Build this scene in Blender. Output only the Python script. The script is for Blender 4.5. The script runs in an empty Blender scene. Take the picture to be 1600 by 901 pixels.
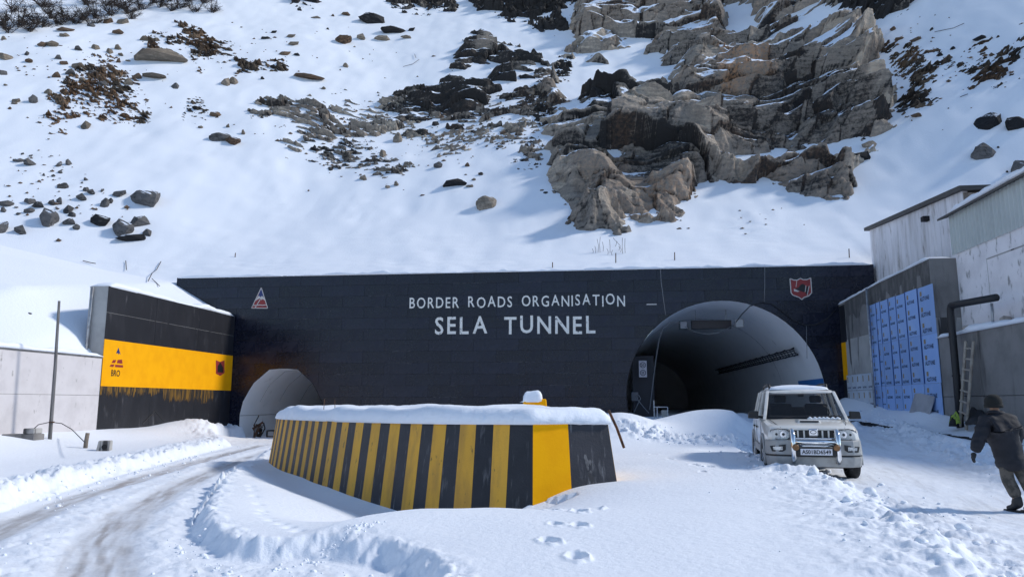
import bpy, bmesh, math, random
import numpy as np
from mathutils import Vector, Matrix

random.seed(7)
rng = np.random.default_rng(11)
scene = bpy.context.scene
COL = scene.collection

# ------------------------------------------------------------------ camera
CAM_H = 1.65
YAW = math.radians(6.3)
FPX = 1155.0                                   # focal length in pixels of a 1600 px wide picture
PITCH = math.atan(179.5 / FPX)
cam_d = bpy.data.cameras.new('camera')
cam_d.sensor_width = 36.0
cam_d.lens = 36.0 * FPX / 1600.0
cam_d.clip_end = 3000
cam_d.clip_start = 0.05
cam = bpy.data.objects.new('camera', cam_d)
COL.objects.link(cam)
cam.location = (0, 0, CAM_H)
cam.rotation_euler = (math.pi / 2 + PITCH, 0, YAW)
scene.camera = cam

# ------------------------------------------------------------------ sky, sun, exposure
SUN_EL = math.radians(38)
SUN_AZ = math.radians(80)                      # from +Y (towards the mountain) round to +X (right)
w = bpy.data.worlds.new('World')
scene.world = w
w.use_nodes = True
nt = w.node_tree
sky = nt.nodes.new('ShaderNodeTexSky')
sky.sky_type = 'NISHITA'
sky.sun_disc = False
sky.sun_elevation = SUN_EL
sky.sun_rotation = SUN_AZ
sky.altitude = 3000
sky.air_density = 1.3
sky.dust_density = 0.3
bg = nt.nodes['Background']
bg.inputs['Strength'].default_value = 0.15
nt.links.new(sky.outputs[0], bg.inputs['Color'])
sd_ = bpy.data.lights.new('sun', 'SUN')
sd_.energy = 2.5
sd_.angle = math.radians(7)
sd_.color = (1.0, 0.95, 0.88)
sun = bpy.data.objects.new('sun', sd_)
COL.objects.link(sun)
SUN_DIR = Vector((math.sin(SUN_AZ) * math.cos(SUN_EL), math.cos(SUN_AZ) * math.cos(SUN_EL), math.sin(SUN_EL)))
sun.rotation_euler = SUN_DIR.to_track_quat('Z', 'Y').to_euler()
sun.location = SUN_DIR * 60
scene.view_settings.view_transform = 'Standard'
scene.view_settings.look = 'None'
scene.view_settings.gamma = 1
scene.view_settings.use_curve_mapping = False
scene.view_settings.exposure = 0.22
scene.cycles.use_denoising = True
scene.cycles.max_bounces = 10
scene.cycles.diffuse_bounces = 8
scene.cycles.transparent_max_bounces = 8

# ------------------------------------------------------------------ where things stand: sight lines of the photograph met with planes of the place
def ray(px, py):
    a = (px - 800) / FPX; b = -(py - 450.5) / FPX
    fy = math.cos(PITCH) - b * math.sin(PITCH); uz = math.sin(PITCH) + b * math.cos(PITCH)
    c, s = math.cos(YAW), math.sin(YAW)
    return (a * c - fy * s, a * s + fy * c, uz)
def atY(px, py, Y):
    d = ray(px, py); t = Y / d[1]; return Vector((d[0] * t, Y, CAM_H + d[2] * t))
def atX(px, py, X):
    d = ray(px, py); t = X / d[0]; return Vector((X, d[1] * t, CAM_H + d[2] * t))
def atZ(px, py, Z):
    d = ray(px, py); t = (Z - CAM_H) / d[2]; return Vector((d[0] * t, d[1] * t, Z))
def cf(x, d, z=0.0):
    """lateral x, forward d of the viewer's line of sight -> place coordinates"""
    c, s = math.cos(YAW), math.sin(YAW)
    return Vector((x * c - d * s, x * s + d * c, z))
def proj_np(x, y, z):
    c, s = math.cos(YAW), math.sin(YAW)
    r = x * c + y * s; f = -x * s + y * c; zz = z - CAM_H
    d = f * math.cos(PITCH) + zz * math.sin(PITCH); u = -f * math.sin(PITCH) + zz * math.cos(PITCH)
    d = np.maximum(d, 0.1)
    return 800 + FPX * r / d, 450.5 - FPX * u / d

# ------------------------------------------------------------------ numeric noise
def _hash(ix, iy, seed):
    h = (ix.astype(np.int64) * 374761393 + iy.astype(np.int64) * 668265263 + seed * 1442695041) & 0xFFFFFFFF
    h = ((h ^ (h >> 13)) * 1274126177) & 0xFFFFFFFF
    h = ((h ^ (h >> 16)) * 2246822519) & 0xFFFFFFFF
    return ((h ^ (h >> 15)) & 0xFFFFFF) / float(0xFFFFFF)
def vnoise(x, y, seed=0):
    ix = np.floor(x); iy = np.floor(y); fx = x - ix; fy = y - iy
    fx = fx * fx * fx * (fx * (fx * 6 - 15) + 10); fy = fy * fy * fy * (fy * (fy * 6 - 15) + 10)
    ix = ix.astype(np.int64); iy = iy.astype(np.int64)
    a = _hash(ix, iy, seed); b = _hash(ix + 1, iy, seed); c = _hash(ix, iy + 1, seed); d = _hash(ix + 1, iy + 1, seed)
    return (a * (1 - fx) + b * fx) * (1 - fy) + (c * (1 - fx) + d * fx) * fy
def fbm(x, y, seed=0, octv=4, gain=0.5):
    s = np.zeros_like(x); amp = 1.0; tot = 0; c, sn = 0.8, 0.6
    for k in range(octv):
        s += amp * (vnoise(x, y, seed + k * 17) - 0.5); tot += amp
        x, y = (x * c - y * sn) * 2.03 + 11.3, (x * sn + y * c) * 2.03 + 5.7
        amp *= gain
    return s / tot * 2
def blocks(x, y, seed=0):
    """nearest of jittered points: height of that point's tilted plane, random id, distance to the crack"""
    ix = np.floor(x).astype(np.int64); iy = np.floor(y).astype(np.int64)
    f1 = np.full(x.shape, 9e9); f2 = np.full(x.shape, 9e9); val = np.zeros_like(x); idv = np.zeros_like(x)
    for dx in (-1, 0, 1):
        for dy in (-1, 0, 1):
            cx = ix + dx; cy = iy + dy
            qx = cx + 0.1 + 0.8 * _hash(cx, cy, seed); qy = cy + 0.1 + 0.8 * _hash(cx, cy, seed + 1)
            d = np.abs(x - qx) + np.abs(y - qy) * 0.9 + 0.25 * np.hypot(x - qx, y - qy)
            pl = (_hash(cx, cy, seed + 2) - 0.5) * 2 + (_hash(cx, cy, seed + 3) - 0.5) * 1.6 * (x - qx) + (_hash(cx, cy, seed + 4) - 0.5) * 1.6 * (y - qy)
            m = d < f1
            f2 = np.where(m, f1, np.minimum(f2, d))
            val = np.where(m, pl, val); idv = np.where(m, _hash(cx, cy, seed + 5), idv)
            f1 = np.where(m, d, f1)
    return val, idv, f2 - f1
def sstep(a, b, x):
    t = np.clip((x - a) / (b - a), 0, 1); return t * t * (3 - 2 * t)
def sdist_poly(x, y, poly):
    """signed distance to a polygon, positive inside"""
    n = len(poly); dm = np.full(x.shape, 9e9); ins = np.zeros(x.shape, bool)
    for i in range(n):
        x0, y0 = poly[i]; x1, y1 = poly[(i + 1) % n]
        ex, ey = x1 - x0, y1 - y0; L = ex * ex + ey * ey + 1e-12
        t = np.clip(((x - x0) * ex + (y - y0) * ey) / L, 0, 1)
        dm = np.minimum(dm, np.hypot(x - x0 - t * ex, y - y0 - t * ey))
        if y0 != y1:
            c = (y0 > y) != (y1 > y)
            xi = (x1 - x0) * (y - y0) / (y1 - y0) + x0
            ins ^= c & (x < xi)
    return np.where(ins, dm, -dm)
def dist_line(x, y, pts):
    """distance to a polyline, and length along it"""
    dm = np.full(x.shape, 9e9); al = np.zeros_like(x); acc = 0.0; side = np.zeros_like(x)
    for (x0, y0), (x1, y1) in zip(pts[:-1], pts[1:]):
        ex, ey = x1 - x0, y1 - y0; L2 = ex * ex + ey * ey; L = math.sqrt(L2)
        t = np.clip(((x - x0) * ex + (y - y0) * ey) / L2, 0, 1)
        d = np.hypot(x - x0 - t * ex, y - y0 - t * ey)
        m = d < dm
        side = np.where(m, np.sign(ex * (y - y0) - ey * (x - x0)), side)
        al = np.where(m, acc + t * L, al); dm = np.where(m, d, dm); acc += L
    return dm, al, side

# ------------------------------------------------------------------ mesh helpers
def tag(o, label=None, cat=None, group=None, kind=None):
    if label: o['label'] = label
    if cat: o['category'] = cat
    if group: o['group'] = group
    if kind: o['kind'] = kind
    return o
def thing(name, label, cat, loc=(0, 0, 0), rotz=0.0, group=None):
    o = bpy.data.objects.new(name, None); COL.objects.link(o)
    o.empty_display_size = 0.2
    o.location = loc; o.rotation_euler = (0, 0, rotz)
    return tag(o, label, cat, group)
def link(name, me, m=None, parent=None, loc=None):
    o = bpy.data.objects.new(name, me); COL.objects.link(o)
    if m is not None and not me.materials: me.materials.append(m)
    if parent is not None: o.parent = parent
    if loc is not None: o.location = loc
    return o
class MB:
    def __init__(s): s.v = []; s.f = []
    def add(s, vs, fs):
        b = len(s.v); s.v += [tuple(p) for p in vs]; s.f += [tuple(b + i for i in f) for f in fs]; return s
    def box(s, x0, x1, y0, y1, z0, z1, mtx=None):
        vs = [Vector(p) for p in ((x0,y0,z0),(x1,y0,z0),(x1,y1,z0),(x0,y1,z0),(x0,y0,z1),(x1,y0,z1),(x1,y1,z1),(x0,y1,z1))]
        if mtx is not None: vs = [mtx @ p for p in vs]
        return s.add(vs, [(3,2,1,0),(4,5,6,7),(0,1,5,4),(1,2,6,5),(2,3,7,6),(3,0,4,7)])
    def hexa(s, p):
        return s.add(p, [(3,2,1,0),(4,5,6,7),(0,1,5,4),(1,2,6,5),(2,3,7,6),(3,0,4,7)])
    def prism(s, lo, hi):
        n = len(lo)
        return s.add(list(lo) + list(hi), [tuple(range(n))[::-1], tuple(range(n, 2 * n))] + [(i, (i + 1) % n, n + (i + 1) % n, n + i) for i in range(n)])
    def loft(s, rings, closed=True, cap0=True, cap1=True):
        n = len(rings[0]); b = len(s.v)
        for r in rings: s.v += [tuple(p) for p in r]
        for k in range(len(rings) - 1):
            for i in range(n if closed else n - 1):
                j = (i + 1) % n
                s.f.append((b + k*n + i, b + k*n + j, b + (k+1)*n + j, b + (k+1)*n + i))
        if cap0: s.f.append(tuple(b + i for i in range(n))[::-1])
        if cap1: s.f.append(tuple(b + (len(rings)-1)*n + i for i in range(n)))
        return s
    def tube(s, pts, r, n=8, cap=True):
        pts = [Vector(p) for p in pts]; rs = r if isinstance(r, (list, tuple)) else [r] * len(pts)
        rings = []; up = None
        for i, p in enumerate(pts):
            t = (pts[min(i + 1, len(pts) - 1)] - pts[max(i - 1, 0)]).normalized()
            if up is None:
                up = Vector((0, 0, 1)) if abs(t.z) < 0.9 else Vector((1, 0, 0))
            a = t.cross(up).normalized(); bb = a.cross(t).normalized(); up = bb
            rings.append([p + rs[i] * (math.cos(2*math.pi*k/n) * a + math.sin(2*math.pi*k/n) * bb) for k in range(n)])
        return s.loft(rings, True, cap, cap)
    def disc(s, c, axis, r, h, n=24, r2=None):
        c = Vector(c); axis = Vector(axis).normalized()
        return s.tube([c, c + axis * h], [r, r if r2 is None else r2], n)
    def mesh(s, name='mesh', smooth=False, bevel=0.0, seg=1, recalc=True):
        me = bpy.data.meshes.new(name); me.from_pydata(s.v, [], s.f); me.update()
        bm = bmesh.new(); bm.from_mesh(me)
        if recalc: bmesh.ops.recalc_face_normals(bm, faces=bm.faces)
        if bevel > 0:
            es = [e for e in bm.edges if len(e.link_faces) == 2 and e.calc_face_angle(0) > 0.5]
            bmesh.ops.bevel(bm, geom=es, offset=bevel, segments=seg, affect='EDGES', profile=0.6, clamp_overlap=True)
        bm.to_mesh(me); bm.free()
        if smooth: me.polygons.foreach_set('use_smooth', [True] * len(me.polygons))
        return me
    def build(s, name, m, parent=None, smooth=False, bevel=0.0, seg=1, loc=None, recalc=True):
        return link(name, s.mesh(name, smooth, bevel, seg, recalc), m, parent, loc)
def smooth_by_angle(me, ang=0.6):
    bm = bmesh.new(); bm.from_mesh(me)
    for f in bm.faces: f.smooth = True
    for e in bm.edges:
        if len(e.link_faces) == 2 and e.calc_face_angle(0) > ang: e.smooth = False
    bm.to_mesh(me); bm.free()
def mesh_np(name, co, faces, smooth=True, attrs=None):
    """numpy quads -> mesh"""
    me = bpy.data.meshes.new(name)
    nv, nf = len(co), len(faces)
    me.vertices.add(nv); me.vertices.foreach_set('co', np.ascontiguousarray(co, dtype=np.float32).ravel())
    me.loops.add(nf * 4); me.loops.foreach_set('vertex_index', np.ascontiguousarray(faces, dtype=np.int32).ravel())
    me.polygons.add(nf); me.polygons.foreach_set('loop_start', np.arange(0, nf * 4, 4, dtype=np.int32))
    me.polygons.foreach_set('use_smooth', np.full(nf, smooth, dtype=bool))
    for k, a in (attrs or {}).items():
        at = me.attributes.new(k, 'FLOAT', 'POINT'); at.data.foreach_set('value', np.ascontiguousarray(a, dtype=np.float32).ravel())
    me.update(calc_edges=True)
    return me
def sub_mesh(name, co, faces, keep, smooth=True, attrs=None):
    f = faces[keep]; used = np.unique(f); idx = np.full(len(co), -1); idx[used] = np.arange(len(used))
    return mesh_np(name, co[used], idx[f], smooth, {k: a[used] for k, a in (attrs or {}).items()})
def blur2(a, k):
    for ax in (0, 1):
        p = [(0, 0), (0, 0)]; p[ax] = (k + 1, k); c = np.cumsum(np.pad(a, p, mode='edge'), axis=ax)
        a = (np.take(c, np.arange(2 * k + 1, c.shape[ax]), ax) - np.take(c, np.arange(0, c.shape[ax] - 2 * k - 1), ax)) / (2 * k + 1)
    return a
def grid_faces(nr, nc):
    i = np.arange(nr - 1)[:, None] * nc + np.arange(nc - 1)[None, :]
    return np.stack([i, i + 1, i + nc + 1, i + nc], -1).reshape(-1, 4)
def text_mesh(s, size, offset=0.0, extrude=0.002, res=3):
    cu = bpy.data.curves.new('lettering', 'FONT'); cu.body = s; cu.size = size; cu.offset = offset; cu.extrude = extrude
    cu.resolution_u = res; cu.align_x = 'LEFT'
    o = bpy.data.objects.new('lettering', cu); COL.objects.link(o)
    dg = bpy.context.evaluated_depsgraph_get()
    me = bpy.data.meshes.new_from_object(o.evaluated_get(dg))
    bpy.data.objects.remove(o); bpy.data.curves.remove(cu)
    return me
def mesh_bounds(me):
    a = np.empty(len(me.vertices) * 3, np.float32); me.vertices.foreach_get('co', a); a = a.reshape(-1, 3)
    return a.min(0), a.max(0)
def skin_mesh(name, verts, edges, radii, root=0, sub=2):
    me = bpy.data.meshes.new(name); me.from_pydata(verts, edges, []); me.update()
    o = bpy.data.objects.new(name, me); COL.objects.link(o)
    o.modifiers.new('skin', 'SKIN')
    if not me.skin_vertices: pass
    for i, r in enumerate(radii):
        sv = me.skin_vertices[0].data[i]; sv.radius = r if isinstance(r, (tuple, list)) else (r, r); sv.use_root = (i == root)
    ss = o.modifiers.new('sub', 'SUBSURF'); ss.levels = sub; ss.render_levels = sub
    dg = bpy.context.evaluated_depsgraph_get(); dg.update()
    out = bpy.data.meshes.new_from_object(o.evaluated_get(dg))
    bpy.data.objects.remove(o)
    out.polygons.foreach_set('use_smooth', [True] * len(out.polygons))
    return out

# ------------------------------------------------------------------ materials
MATS = {}
def M(name, col, rough=0.7, metal=0.0, c2=None, scale=4.0, stretch=(1, 1, 1), lo=0.4, hi=0.65, bump=0.0, bscale=30.0, spec=0.5,
      rand=0.0, c3=None, scale3=1.0, lo3=0.55, hi3=0.7, stretch3=(1, 1, 1), coat=0.0, coord='Object', roughvar=0.0, detail=6):
    m = bpy.data.materials.new(name); m.use_nodes = True; MATS[name] = m
    t = m.node_tree; n = t.nodes; L = t.links; b = n['Principled BSDF']
    b.inputs['Roughness'].default_value = rough; b.inputs['Metallic'].default_value = metal
    b.inputs['Specular IOR Level'].default_value = spec; b.inputs['Coat Weight'].default_value = coat
    tc = n.new('ShaderNodeTexCoord')
    def mapped(st):
        mp = n.new('ShaderNodeMapping'); mp.inputs['Scale'].default_value = st
        L.new(tc.outputs[coord], mp.inputs['Vector']); return mp.outputs[0]
    def nz(sc, st, det=detail, rgh=0.6):
        q = n.new('ShaderNodeTexNoise'); q.inputs['Scale'].default_value = sc; q.inputs['Detail'].default_value = det
        q.inputs['Roughness'].default_value = rgh; L.new(mapped(st), q.inputs['Vector']); return q.outputs['Fac']
    def rmp(src, a, c):
        r = n.new('ShaderNodeMapRange'); r.interpolation_type = 'SMOOTHSTEP'
        r.inputs['From Min'].default_value = a; r.inputs['From Max'].default_value = c; L.new(src, r.inputs['Value']); return r.outputs[0]
    def mix(f, a, c):
        x = n.new('ShaderNodeMix'); x.data_type = 'RGBA'
        if hasattr(f, 'is_linked'): L.new(f, x.inputs[0])
        else: x.inputs[0].default_value = f
        for k, q in ((6, a), (7, c)):
            if hasattr(q, 'is_linked'): L.new(q, x.inputs[k])
            else: x.inputs[k].default_value = (*q, 1)
        return x.outputs[2]
    out = tuple(col)
    if c2 is not None: out = mix(rmp(nz(scale, stretch), lo, hi), out, c2)
    if c3 is not None: out = mix(rmp(nz(scale3, stretch3), lo3, hi3), out, c3)
    if rand > 0:
        oi = n.new('ShaderNodeObjectInfo'); h = n.new('ShaderNodeHueSaturation')
        mr = n.new('ShaderNodeMapRange'); mr.inputs['To Min'].default_value = 1 - rand; mr.inputs['To Max'].default_value = 1 + rand
        L.new(oi.outputs['Random'], mr.inputs['Value']); L.new(mr.outputs[0], h.inputs['Value'])
        if hasattr(out, 'is_linked'): L.new(out, h.inputs['Color'])
        else: h.inputs['Color'].default_value = (*out, 1)
        out = h.outputs[0]
    if hasattr(out, 'is_linked'): L.new(out, b.inputs['Base Color'])
    else: b.inputs['Base Color'].default_value = (*out, 1)
    if roughvar > 0:
        mr = n.new('ShaderNodeMapRange'); mr.inputs['From Min'].default_value = 0.3; mr.inputs['From Max'].default_value = 0.7
        mr.inputs['To Min'].default_value = max(0.02, rough - roughvar); mr.inputs['To Max'].default_value = min(1, rough + roughvar)
        L.new(nz(scale * 1.7 + 0.3, stretch), mr.inputs['Value']); L.new(mr.outputs[0], b.inputs['Roughness'])
    if bump > 0:
        bp = n.new('ShaderNodeBump'); bp.inputs['Strength'].default_value = 1.0; bp.inputs['Distance'].default_value = bump
        L.new(nz(bscale, (1, 1, 1), 5), bp.inputs['Height']); L.new(bp.outputs[0], b.inputs['Normal'])
    return m

def snow_material(name, dirt=False, grain=0.012):
    m = bpy.data.materials.new(name); m.use_nodes = True
    t = m.node_tree; n = t.nodes; L = t.links; b = n['Principled BSDF']
    b.inputs['Roughness'].default_value = 0.8; b.inputs['Specular IOR Level'].default_value = 0.3
    tc = n.new('ShaderNodeTexCoord')
    q = n.new('ShaderNodeTexNoise'); q.inputs['Scale'].default_value = 9; q.inputs['Detail'].default_value = 8; q.inputs['Roughness'].default_value = 0.65
    L.new(tc.outputs['Object'], q.inputs['Vector'])
    bp = n.new('ShaderNodeBump'); bp.inputs['Distance'].default_value = grain * 3; bp.inputs['Strength'].default_value = 0.55
    L.new(q.outputs['Fac'], bp.inputs['Height']); L.new(bp.outputs[0], b.inputs['Normal'])
    q2 = n.new('ShaderNodeTexNoise'); q2.inputs['Scale'].default_value = 0.5; q2.inputs['Detail'].default_value = 5
    L.new(tc.outputs['Object'], q2.inputs['Vector'])
    x = n.new('ShaderNodeMix'); x.data_type = 'RGBA'; x.inputs[6].default_value = (0.82, 0.855, 0.91, 1); x.inputs[7].default_value = (0.83, 0.865, 0.92, 1)
    L.new(q2.outputs['Fac'], x.inputs[0]); col = x.outputs[2]
    if dirt:
        at = n.new('ShaderNodeAttribute'); at.attribute_name = 'dirt'
        q3 = n.new('ShaderNodeTexNoise'); q3.inputs['Scale'].default_value = 5; q3.inputs['Detail'].default_value = 7; q3.inputs['Roughness'].default_value = 0.7
        L.new(tc.outputs['Object'], q3.inputs['Vector'])
        mm = n.new('ShaderNodeMath'); mm.operation = 'MULTIPLY_ADD'; mm.inputs[1].default_value = 0.9; mm.inputs[2].default_value = -0.45
        L.new(q3.outputs['Fac'], mm.inputs[0])
        ad = n.new('ShaderNodeMath'); ad.operation = 'ADD'; L.new(at.outputs['Fac'], ad.inputs[0]); L.new(mm.outputs[0], ad.inputs[1])
        mu = n.new('ShaderNodeMath'); mu.operation = 'MULTIPLY'; mu.use_clamp = True; L.new(ad.outputs[0], mu.inputs[0]); L.new(at.outputs['Fac'], mu.inputs[1])
        y = n.new('ShaderNodeMix'); y.data_type = 'RGBA'; L.new(mu.outputs[0], y.inputs[0]); L.new(col, y.inputs[6]); y.inputs[7].default_value = (0.34, 0.325, 0.325, 1)
        col = y.outputs[2]
        rr = n.new('ShaderNodeMapRange'); rr.inputs['To Min'].default_value = 0.8; rr.inputs['To Max'].default_value = 0.42
        L.new(at.outputs['Fac'], rr.inputs['Value']); L.new(rr.outputs[0], b.inputs['Roughness'])
    L.new(col, b.inputs['Base Color'])
    return m
SNOW = snow_material('snow')
SNOW_G = snow_material('snow_ground', True)

# ================================================================== GROUND
BAR_C = [(0.38, 13.62), (-0.17, 13.9), (-0.83, 14.14), (-1.39, 14.55), (-1.9, 15.03), (-2.4, 15.52), (-2.89, 16.03), (-3.34, 16.56), (-3.78, 17.11),
         (-4.17, 17.68), (-4.54, 18.29), (-4.89, 18.9), (-5.22, 19.51), (-5.56, 20.11), (-5.9, 20.72), (-6.24, 21.3), (-6.58, 21.93), (-6.9, 22.56), (-7.19, 23.2), (-7.46, 23.85)]
BAR_L = [tuple(cf(*p))[:2] for p in BAR_C]                       # left edge of the barrier's top, near corner to far tip
BAR_R = [tuple(cf(*p))[:2] for p in [(1.78, 14.05), (1.72, 15.2), (1.0, 17.2), (-0.4, 19.4), (-2.4, 21.6), (-4.9, 23.6), (-6.8, 24.6)]]
BAR_POLY = BAR_L + BAR_R[::-1]
def pxz(lst, z): return [tuple(atZ(a, b, z))[:2] for a, b in lst]
ROAD_L = pxz([(-420, 1010), (-120, 838), (0, 799), (150, 749), (300, 709), (362, 693)], -0.1) + [(-20.4, 38.0), (-20.4, 60.0), (-15.6, 60.0), (-15.6, 38.0)] + \
    pxz([(432, 696), (412, 706), (365, 735), (326, 770), (299, 815), (302, 850), (345, 876), (430, 882), (520, 878), (580, 893), (660, 940), (700, 1500), (-420, 1500)], -0.1)
ROAD_R = pxz([(1900, 1100), (1650, 950), (1575, 905), (1500, 862), (1425, 815), (1340, 765), (1215, 733), (1172, 712), (1168, 690), (1185, 668)], 0.15) + \
    [(3.5, 34.0), (2.6, 40.0), (2.6, 75.0), (11.6, 75.0), (11.6, 38.0), (11.2, 33.0)] + pxz([(1352, 676), (1420, 698), (1500, 720), (1600, 746), (1750, 790), (1950, 900)], 0.15)
TRK1 = pxz([(-260, 990), (-80, 866), (0, 828), (116, 776), (203, 750), (290, 723), (370, 701), (410, 691)], -0.12)
TRK2 = pxz([(130, 1050), (140, 930), (150, 895), (166, 843), (204, 802), (265, 764), (327, 735), (390, 711), (425, 699)], -0.12)
TRK3 = pxz([(1335, 677), (1420, 699), (1500, 721), (1610, 748), (1800, 800)], 0.15)
CREST = pxz([(806, 798), (760, 806), (700, 815), (640, 825), (580, 836), (520, 850), (470, 862)], 0.0)
BERM_R = pxz([(1180, 722), (1290, 752), (1380, 790), (1460, 835), (1530, 870), (1600, 915), (1700, 980)], 0.2)
BERM_K = pxz([(1345, 666), (1420, 688), (1500, 708), (1600, 733), (1760, 770)], 0.35)
CHUNK = [tuple(cf(*p))[:2] for p in [(4.2, 24.2), (5.4, 23.6), (6.6, 23.0), (7.6, 22.6)]]
MOUNDS = [(cf(-1.7, 12.9), 2.0, 1.5, -.34), (cf(-0.9, 12.5), 1.5, 1.5, -.24), (cf(-0.2, 13.0), .9, .8, -.10), (cf(3.6, 26.0), 1.5, 2.0, 0.72), (cf(7.3, 28.0), 2.3, 1.9, 0.78), (cf(8.2, 27.0), 1.2, 1.2, 0.15), (cf(5.6, 25.5), 2.2, 1.3, 0.16), (cf(6.0, 20.3), 0.7, 0.45, -0.2),
          (cf(6.7, 17.6), 0.45, 0.9, -0.1), (cf(-0.09, 13.38), 0.30, 0.28, 0.26), (cf(-1.5, 13.8), 0.9, 0.5, -0.16), (cf(0.9, 13.6), 0.7, 0.3, 0.06),
          (Vector((-20.2, 36.3, 0)), 1.6, 2.4, 0.42), (Vector((-19.6, 31.0, 0)), 1.4, 2.2, 0.12), (Vector((-20.6, 41.0, 0)), 0.9, 1.0, -0.25), (cf(5.75, 14.45), 0.22, 0.18, 0.17), (cf(6.2, 14.3), 0.35, 0.15, 0.10), (cf(5.2, 14.8), 0.35, 0.25, 0.10)]
FOOT = [(905, 806, .9, .3), (862, 800, .6, .5), (930, 800, .8, -.6), (905, 832, .8, .2), (858, 857, .9, .4), (901, 881, .9, .1), (868, 829, .6, .3), (890, 770 + 30, .5, .2),
        (1046, 735, .7, .3), (1085, 744, .6, .8), (1110, 746, .6, .6), (1098, 752, .5, .1), (1216, 754, .8, 1.2), (1268, 761, .8, 1.2), (1205, 748, .6, 1.0), (1290, 757, .5, 1.1), (1150, 745, .4, 1.0),
        (1390, 832, .8, .9), (1435, 850, .9, .8), (1470, 862, .7, .8), (1405, 815, .6, .4), (1020, 725, .5, .8), (1180, 735, .6, .8)]
FOOTW = [(tuple(atZ(a, b, 0.15))[:2], s, r) for a, b, s, r in FOOT]
PAW = [tuple(atZ(a, b, 0.05))[:2] for a, b in [(392, 760), (398, 772), (404, 781), (411, 790), (408, 798), (418, 808), (424, 815), (440, 822), (452, 829), (466, 836), (388, 750), (395, 765)]]

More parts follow.
